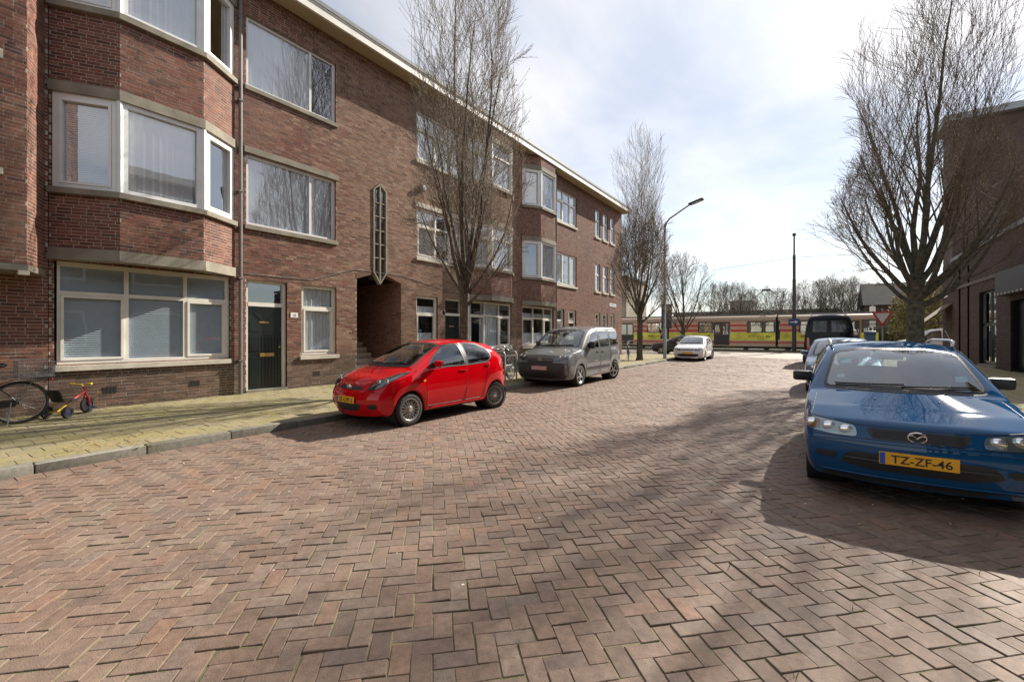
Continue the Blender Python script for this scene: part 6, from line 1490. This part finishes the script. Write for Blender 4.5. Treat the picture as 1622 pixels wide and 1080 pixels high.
MB().obox(Matrix.Translation((-.12, 0, .29)), -.14, .13, -.10, .10, -.018, .018, bevel=.014).obox(Matrix.Translation((-.27, 0, .31)) @ Matrix.Rotation(R(-24), 4, 'Y'), -.014, .014, -.10, .10, -.01, .20, bevel=.012).build('seat', MAT['black_plastic'], tri, True)
for s in (-1, 1): MB().tube([(.30, s * .02, .145), (.33, s * .05, .10), (.33, s * .10, .10)], .007, 6).obox(Matrix.Translation((.33, s * .10, .10)), -.03, .03, -.03, .03, -.008, .008).build('pedal', blu_p, tri)

# lamp post
x, Y, z = ray_at(1053, 26.6); lp = thing('lamp_post', (x, Y, .1), 'tall grey curved-arm street lamp beside the white hatchback', 'street lamp')
MB().tube([(0, 0, 0), (0, 0, 1.2), (0, 0, 1.25), (0, 0, 7.6), (.06, -.02, 7.95), (.3, -.10, 8.2), (1.55, -.55, 8.72)], [.10, .095, .07, .058, .055, .05, .04], 12).build('post', MAT['galvanised'], lp, True)
m = Matrix.Translation((1.5, -.53, 8.72)) @ Matrix.Rotation(R(-20), 4, 'Z') @ Matrix.Rotation(R(-8), 4, 'Y')
MB().obox(m, 0, .85, -.13, .13, -.05, .07, bevel=.05).build('lamp_head', MAT['dark_plastic'], lp, True); MB().obox(m, .2, .75, -.1, .1, -.065, -.05).build('lamp_glass', MAT['lens'], lp)
MB().box(.062, .075, -.05, .05, .5, .9).build('service_door', MAT['galvanised'], lp)
x, Y, z = ray_at(1056, 44.5); gp = thing('sign_panel', (x, Y, 0), 'dark grey panel on a post standing behind the lamp post', 'sign')
MB().tube([(0, 0, 0), (0, 0, 4.5)], .06, 8).build('post', MAT['galvanised'], gp, True); MB().bbox(-.5, .5, -.1, .05, 2.1, 4.5, .02).build('panel', MAT['dark_plastic'], gp)

# tram pole with blue arrow sign and wires
x, Y, z = ray_at(1258, 45.6); tp = thing('tram_pole', (x, Y, 0), 'tall dark tapering tram pole with a blue arrow sign', 'pole')
MB().tube([(0, 0, 0), (0, 0, 3.4), (0, 0, 3.45), (0, 0, 6.3), (0, 0, 6.35), (0, 0, 8.4), (0, 0, 8.45), (0, 0, 10.1)], [.17, .17, .14, .14, .115, .115, .07, .06], 12).ell((0, 0, 10.2), (.15, .15, .15)).build('pole', mat('pole_dark', (.05, .045, .04), .7, noise_amt=.2), tp, True)
s = MB().bbox(-.42, .42, -.23, -.19, 2.3, 2.9, .02).build('arrow_sign', mat('sign_blue', (.025, .06, .16), .5), tp)
MB().prism([(-.28, .03), (.08, .03), (.08, .12), (.28, 0), (.08, -.12), (.08, -.03), (-.28, -.03)], 0, .004, Matrix.Translation((0, -.235, 2.6)) @ Matrix(((1, 0, 0, 0), (0, 0, 1, 0), (0, 1, 0, 0), (0, 0, 0, 1)))).build('arrow', MAT['white'], s)
wire = mat('wire', (.09, .09, .095), .6)
ow = thing('overhead_wire', (-4, 48.1, 0), 'thin overhead tram wires strung along and across the tram line', 'wire')
MB().tube([(-60, 0, 5.78), (60, 0, 5.78)], .012, 5).build('contact_wire', wire, ow)
MB().tube([(x + 4, Y - 48.1, 8.2), (-10, .2, 7.6), (-24, .5, 7.5)], .012, 5).build('span_wire', wire, ow); MB().tube([(x + 4, Y - 48.1, 8.2), (14, 2, 8.5), (40, 6, 9.0)], .012, 5).build('span_wire', wire, ow)
MB().tube([(x + 4, Y - 48.1, 7.0), (14, 1, 6.6), (40, 3, 6.8)], .010, 5).build('span_wire', wire, ow)

# give-way sign
x, Y, z = ray_at(1398, 29.2); gw = thing('give_way_sign', (x, Y, .1), 'red-rimmed triangular give-way sign on a post by the big right tree', 'sign', rz=R(-12))
MB().tube([(0, 0, 0), (0, 0, 2.75)], .038, 10).build('post', MAT['galvanised'], gw, True)
XZ = Matrix(((1, 0, 0, 0), (0, 0, 1, 0), (0, 1, 0, 0), (0, 0, 0, 1)))
tri_p = lambda k: [(-.45 * k, 2.60 - (1 - k) * .26), (.45 * k, 2.60 - (1 - k) * .26), (0, 1.82 + (1 - k) * .52)]
b = MB().prism(tri_p(1), -.062, -.05, XZ).build('sign_rim', mat('sign_red', (.42, .02, .02), .5), gw); MB().prism(tri_p(.68), -.066, -.063, XZ).build('sign_face', mat('sign_face', (.62, .60, .58), .6), b)
x, Y, z = ray_at(1378, 44.0); bn = thing('recycling_bin', (x, Y, 0), 'small blue bin beyond the give-way sign', 'bin'); MB().bbox(-.33, .33, -.3, .3, 0, 1.5, .04).build('bin_body', mat('bin_blue', (.04, .09, .14), .5), bn, True); MB().bbox(-.36, .36, -.33, .33, 1.5, 1.78, .06).build('bin_lid', MAT['sign_blue'], bn, True)
x, Y, z = ray_at(1382, 52.5); wb = thing('banner', (x, Y, 0), 'narrow white upright banner on a pole left of the give-way sign', 'banner'); MB().tube([(0, 0, 0), (0, 0, 4.3)], .05, 8).build('pole', MAT['steel'], wb); MB().bbox(-.22, .22, -.09, -.06, 2.2, 4.1, .01).build('banner_cloth', MAT['white'], wb)

# ---- tram
TY = 47.0
tram = thing('tram', (-7, TY + 1.15, .05), 'long cream tram with red stripes and a yellow advert band crossing behind', 'tram', static=True)
def build_tram():
    cream = mat('tram_cream', (.56, .43, .29), .45, noise_amt=.08, noise_scale=.8); red = mat('tram_red', (.58, .045, .03), .45, noise_amt=.1); yel = mat('tram_yellow', (.85, .74, .09), .5, noise_amt=.35, noise_scale=1.4); pink = mat('tram_pink', (.66, .38, .27), .5, noise_amt=.15, noise_scale=.7)
    gl = MAT['window_glass']; X0, X1 = -22.5, 4.0; secs = [(-22.5, -13.2), (-13.0, -3.3), (-3.1, 4.0)]
    sm = mat('tram_seat', (.05, .06, .12), .8)
    x = X0 + .8
    while x < X1 - .8:
        MB().bbox(x, x + .12, TY + .35, TY + 1.0, 1.05, 1.95, .03).build('seat', sm, tram); MB().bbox(x + .3, x + .42, TY + 1.4, TY + 2.1, 1.05, 1.95, .03).build('seat', sm, tram); x += 1.55
    x = X0
    while x < X1: MB().box(x, x + .22, TY + 2.2, TY + 2.3, 1.05, 2.76).build('far_pillar', cream, tram); x += 1.41
    for a, b in secs:
        m = MB(); prof = [(TY, .42), (TY, 1.74)]
        m.prism([(TY, .40), (TY, 1.05), (TY + 2.3, 1.05), (TY + 2.3, .40)], a, b, Matrix(((0, 0, 1, 0), (1, 0, 0, 0), (0, 1, 0, 0), (0, 0, 0, 1)))).build('lower_body', cream, tram)
        MB().prism([(TY, 2.76), (TY, 2.95), (TY + .12, 3.18), (TY + .5, 3.32), (TY + 1.8, 3.32), (TY + 2.18, 3.18), (TY + 2.3, 2.95), (TY + 2.3, 2.76)], a, b, Matrix(((0, 0, 1, 0), (1, 0, 0, 0), (0, 1, 0, 0), (0, 0, 0, 1)))).build('roof', mat('tram_roof', (.40, .29, .2), .5, noise_amt=.1) if 'tram_roof' not in MAT else MAT['tram_roof'], tram)
        MB().box(a, b, TY - .012, TY - .002, .72, .84).build('red_stripe', red, tram)
        MB().box(a, b, TY + .6, TY + 1.7, 3.32, 3.44).build('roof_equipment', MAT['lead'], tram)
        x = a + .25; k = 0
        while x < b - .7:
            isdoor = k % 5 == 3; w = 1.38 if isdoor else 1.25
            if x + w > b - .1: w = b - .1 - x
            if isdoor:
                d = MB().box(x, x + w, TY - .02, TY + .05, .5, 2.72).build('door', mat('tram_door', (.05, .045, .045), .5) if 'tram_door' not in MAT else MAT['tram_door'], tram)
                for q in range(2):
                    m = frame_of((0, TY - .025, 0), (1, 0, 0), (0, -1, 0)); pane(d, m, x + .08 + q * w / 2, x + w / 2 - .06 + q * w / 2, 1.5, 2.6, 0, gl); MB().box(x + .08 + q * w / 2, x + w / 2 - .06 + q * w / 2, TY - .0225, TY - .021, 1.5, 2.6).build('pane_back', MAT['dark_plastic'], d)
            else:
                blank = (k % 7 == 0) or (a < -10 and k % 3 == 1)
                if blank:
                    MB().box(x - .08, x + w + .08, TY, TY + .06, 1.68, 2.76).build('wall_panel', pink, tram)
                    for z in (1.82, 2.3): MB().box(x - .08, x + w + .08, TY - .012, TY - .002, z, z + .16).build('red_stripe', red, tram)
                else:
                    f = MB().box(x - .02, x + .06, TY - .005, TY + .07, 1.68, 2.76).box(x + w - .06, x + w + .02, TY - .005, TY + .07, 1.68, 2.76).box(x + .06, x + w - .06, TY - .005, TY + .07, 1.68, 1.76).box(x + .06, x + w - .06, TY - .005, TY + .07, 2.66, 2.76).box(x + .06, x + w - .06, TY - .004, TY + .06, 2.34, 2.39).build('window', MAT['dark_plastic'], tram)
                    pane(f, frame_of((0, TY + .03, 0), (1, 0, 0), (0, -1, 0)), x + .06, x + w - .06, 1.76, 2.66, 0, gl)
                MB().box(x - .08, x + w + .08, TY - .003, TY + .06, .98, 1.70).build('advert_band', yel, tram)
                if not blank:
                    s = MB(); rr = random.Random(k + int(a * 10)); u = x + .1
                    while u < x + w - .15:
                        hh = rr.uniform(.12, .26); z0 = 1.36 + rr.uniform(-.06, .06) - hh / 2; s.box(u, u + .03, TY - .012, TY - .004, z0, z0 + hh)
                        if rr.random() < .6: s.box(u + .03, u + .09, TY - .012, TY - .004, z0 + hh * rr.choice((0, .45, .85)), z0 + hh * rr.choice((0, .45, .85)) + .03)
                        u += rr.uniform(.09, .16)
                    if s.v: tag(s.build('advert_lettering', mat('advert_ink', (.05, .09, .03), .6) if 'advert_ink' not in MAT else MAT['advert_ink'], tram), kind='stuff')
            x += w + .16; k += 1
        for bx in (a + 1.6, b - 1.6):
            for q in (-.85, .85): MB().lathe([(0, -.06), (.33, -.06), (.33, .06), (0, .06)], Matrix.Translation((bx + q, TY + .35, .40)) @ Matrix.Rotation(R(90), 4, 'X'), 20).build('wheel', MAT['black_plastic'], tram)
            MB().box(bx - 1.3, bx + 1.3, TY + .2, TY + 2.1, .25, .62).build('bogie', MAT['black_plastic'], tram)
        if a > -20: MB().box(a - .2, a, TY + .25, TY + 2.2, .5, 3.15).build('bellows', MAT['rubber'], tram)
    p = MB(); c = (-4.1, TY + 1.15)
    for s in (-1, 1): p.tube([(c[0] - .55 * s, c[1], 3.45), (c[0] + 1.5 * s, c[1], 4.6), (c[0] + .25 * s, c[1], 5.72)], .05, 6)
    p.box(c[0] - .35, c[0] + .35, c[1] - .7, c[1] + .7, 5.68, 5.76); p.build('pantograph', MAT['lead'], tram)
build_tram()

# ---- buildings and greenery beyond the tram line
def far_block(name, x0, x1, y0, y1, h, material, label, win=None, roof=None):
    o = thing(name, ((x0 + x1) / 2, (y0 + y1) / 2, -.1), label, 'building', static=True)
    MB().box(x0, x1, y0, y1, -.1, h).build('wall', MAT[material], o)
    if roof == 'gable':
        MB().prism([(y0 - .3, h), ((y0 + y1) / 2, h + 2.6), (y1 + .3, h)], x0 - .2, x1 + .2, Matrix(((0, 0, 1, 0), (1, 0, 0, 0), (0, 1, 0, 0), (0, 0, 0, 1)))).build('roof', MAT['roof_tile'], o)
    else: MB().box(x0 - .2, x1 + .2, y0 - .2, y1 + .2, h, h + .25).build('roof', MAT['lead'], o)
    if win:
        w, hh, sx, zs = win; m = frame_of((0, y0, 0), (1, 0, 0), (0, -1, 0))
        x = x0 + .8
        while x + w < x1 - .3:
            for z in zs:
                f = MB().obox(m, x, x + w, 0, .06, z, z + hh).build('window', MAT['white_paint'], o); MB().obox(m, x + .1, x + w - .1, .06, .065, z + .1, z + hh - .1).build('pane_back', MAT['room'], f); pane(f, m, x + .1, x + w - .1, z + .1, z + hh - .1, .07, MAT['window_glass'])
            x += sx
    return o
mat('roof_tile', (.06, .047, .04), .85, noise_amt=.25, noise_scale=1.5, bump=.5, bump_scale=12)
mat('concrete', (.30, .30, .29), .85, noise_amt=.15, noise_scale=1); mat('brown_far', (.20, .16, .125), .9, noise_amt=.2, noise_scale=.5)
far_block('apartment_building', -38, -22.6, 61, 70, 9.6, 'beige_far', 'beige apartment block seen past the end of the brick row', (1.2, 1.6, 2.2, (1.2, 4.4, 7.6)))
far_block('long_shed', -19, 2, 72, 80, 4.7, 'brown_far', 'long low brown building behind the left half of the tram', (1.6, 1.0, 3.0, (3.0,)))
far_block('office_block', -13.6, -10.2, 90, 99, 7.4, 'concrete', 'grey concrete block rising above the long brown building', (1.2, 1.0, 1.6, (3, 5.6)))
far_block('row_house', 4.0, 10.2, 60, 68, 4.6, 'far_brick', 'brown brick house with pitched roof left of the give-way sign', (1.1, 1.5, 2.0, (.9,)), 'gable')
far_block('row_house', 10.6, 24, 57, 66, 5.2, 'red_far_brick', 'red brick house with pitched roof behind the big right tree', (1.1, 1.5, 2.2, (.9, 3.4)), 'gable')
# scrub along the tram line: nobody could count it
tw = Twigs(); rnd = random.Random(77)
for k in range(5200):
    x = rnd.uniform(-24, 14); y = rnd.uniform(54.5, 58); h = rnd.uniform(.8, 1.7) * (2.1 + .7 * noise.noise((x * .3, 0, 5))); p = np.array([x, y, -.1]); d = np.array([rnd.gauss(0, .35), rnd.gauss(0, .3), 1.0]); pts = [p + d * h * t + np.array([rnd.gauss(0, .05), rnd.gauss(0, .05), 0]) for t in (0, .33, .66, 1)]
    tw.add(pts, [.022, .018, .014, .009], 3)
tag(place(tw.mesh('scrub', mat('scrub', (.10, .105, .055), .95, noise_amt=.4, noise_scale=.5)), 'scrub'), 'brown-green scrub growing behind the tram line', 'shrubs', kind='stuff')
def leafy(name, loc, label, r, n, material, seed):
    root = thing(name, loc, label, 'shrub'); rr = random.Random(seed); V = []; F = []
    for k in range(n):
        u = Vector((rr.gauss(0, 1), rr.gauss(0, 1), rr.gauss(0, 1))).normalized() * (rr.random() ** .4); c = Vector((u.x * r[0], u.y * r[1], r[2] + u.z * r[2])); c += Vector((noise.noise(c * .9), noise.noise(c * .9 + Vector((9, 0, 0))), 0)) * .5
        a = Vector((rr.gauss(0, 1), rr.gauss(0, 1), rr.gauss(0, 1))).normalized(); b = a.orthogonal().normalized(); s = rr.uniform(.07, .15); i = len(V)
        V += [c - a * s, c + b * s * .6, c + a * s, c - b * s * .6]; F.append((i, i + 1, i + 2, i + 3))
    tag(place(np_mesh('foliage', [tuple(v) for v in V], F, material), 'foliage', root), kind='stuff')
    MB().tube([(0, 0, 0), (.1, 0, r[2]), (0, .1, r[2] * 1.6)], [.16, .12, .05], 8).build('stem', MAT['bark'], root, True)
ivy = mat('ivy_leaf', (.21, .18, .06), .7, noise_amt=.45, noise_scale=1.2)
x, Y, z = ray_at(1448, 52.8); leafy('ivy_shrub', (x, Y, -.1), 'yellow-green leafy shrub between the give-way sign and the right tree trunk', (1.9, 1.6, 2.9), 5200, ivy, 3)
x, Y, z = ray_at(1483, 44.5); leafy('ivy_shrub', (x, Y, -.1), 'yellow-green leafy shrub right of the big tree trunk, above the awning', (1.5, 1.4, 2.9), 4200, ivy, 4)
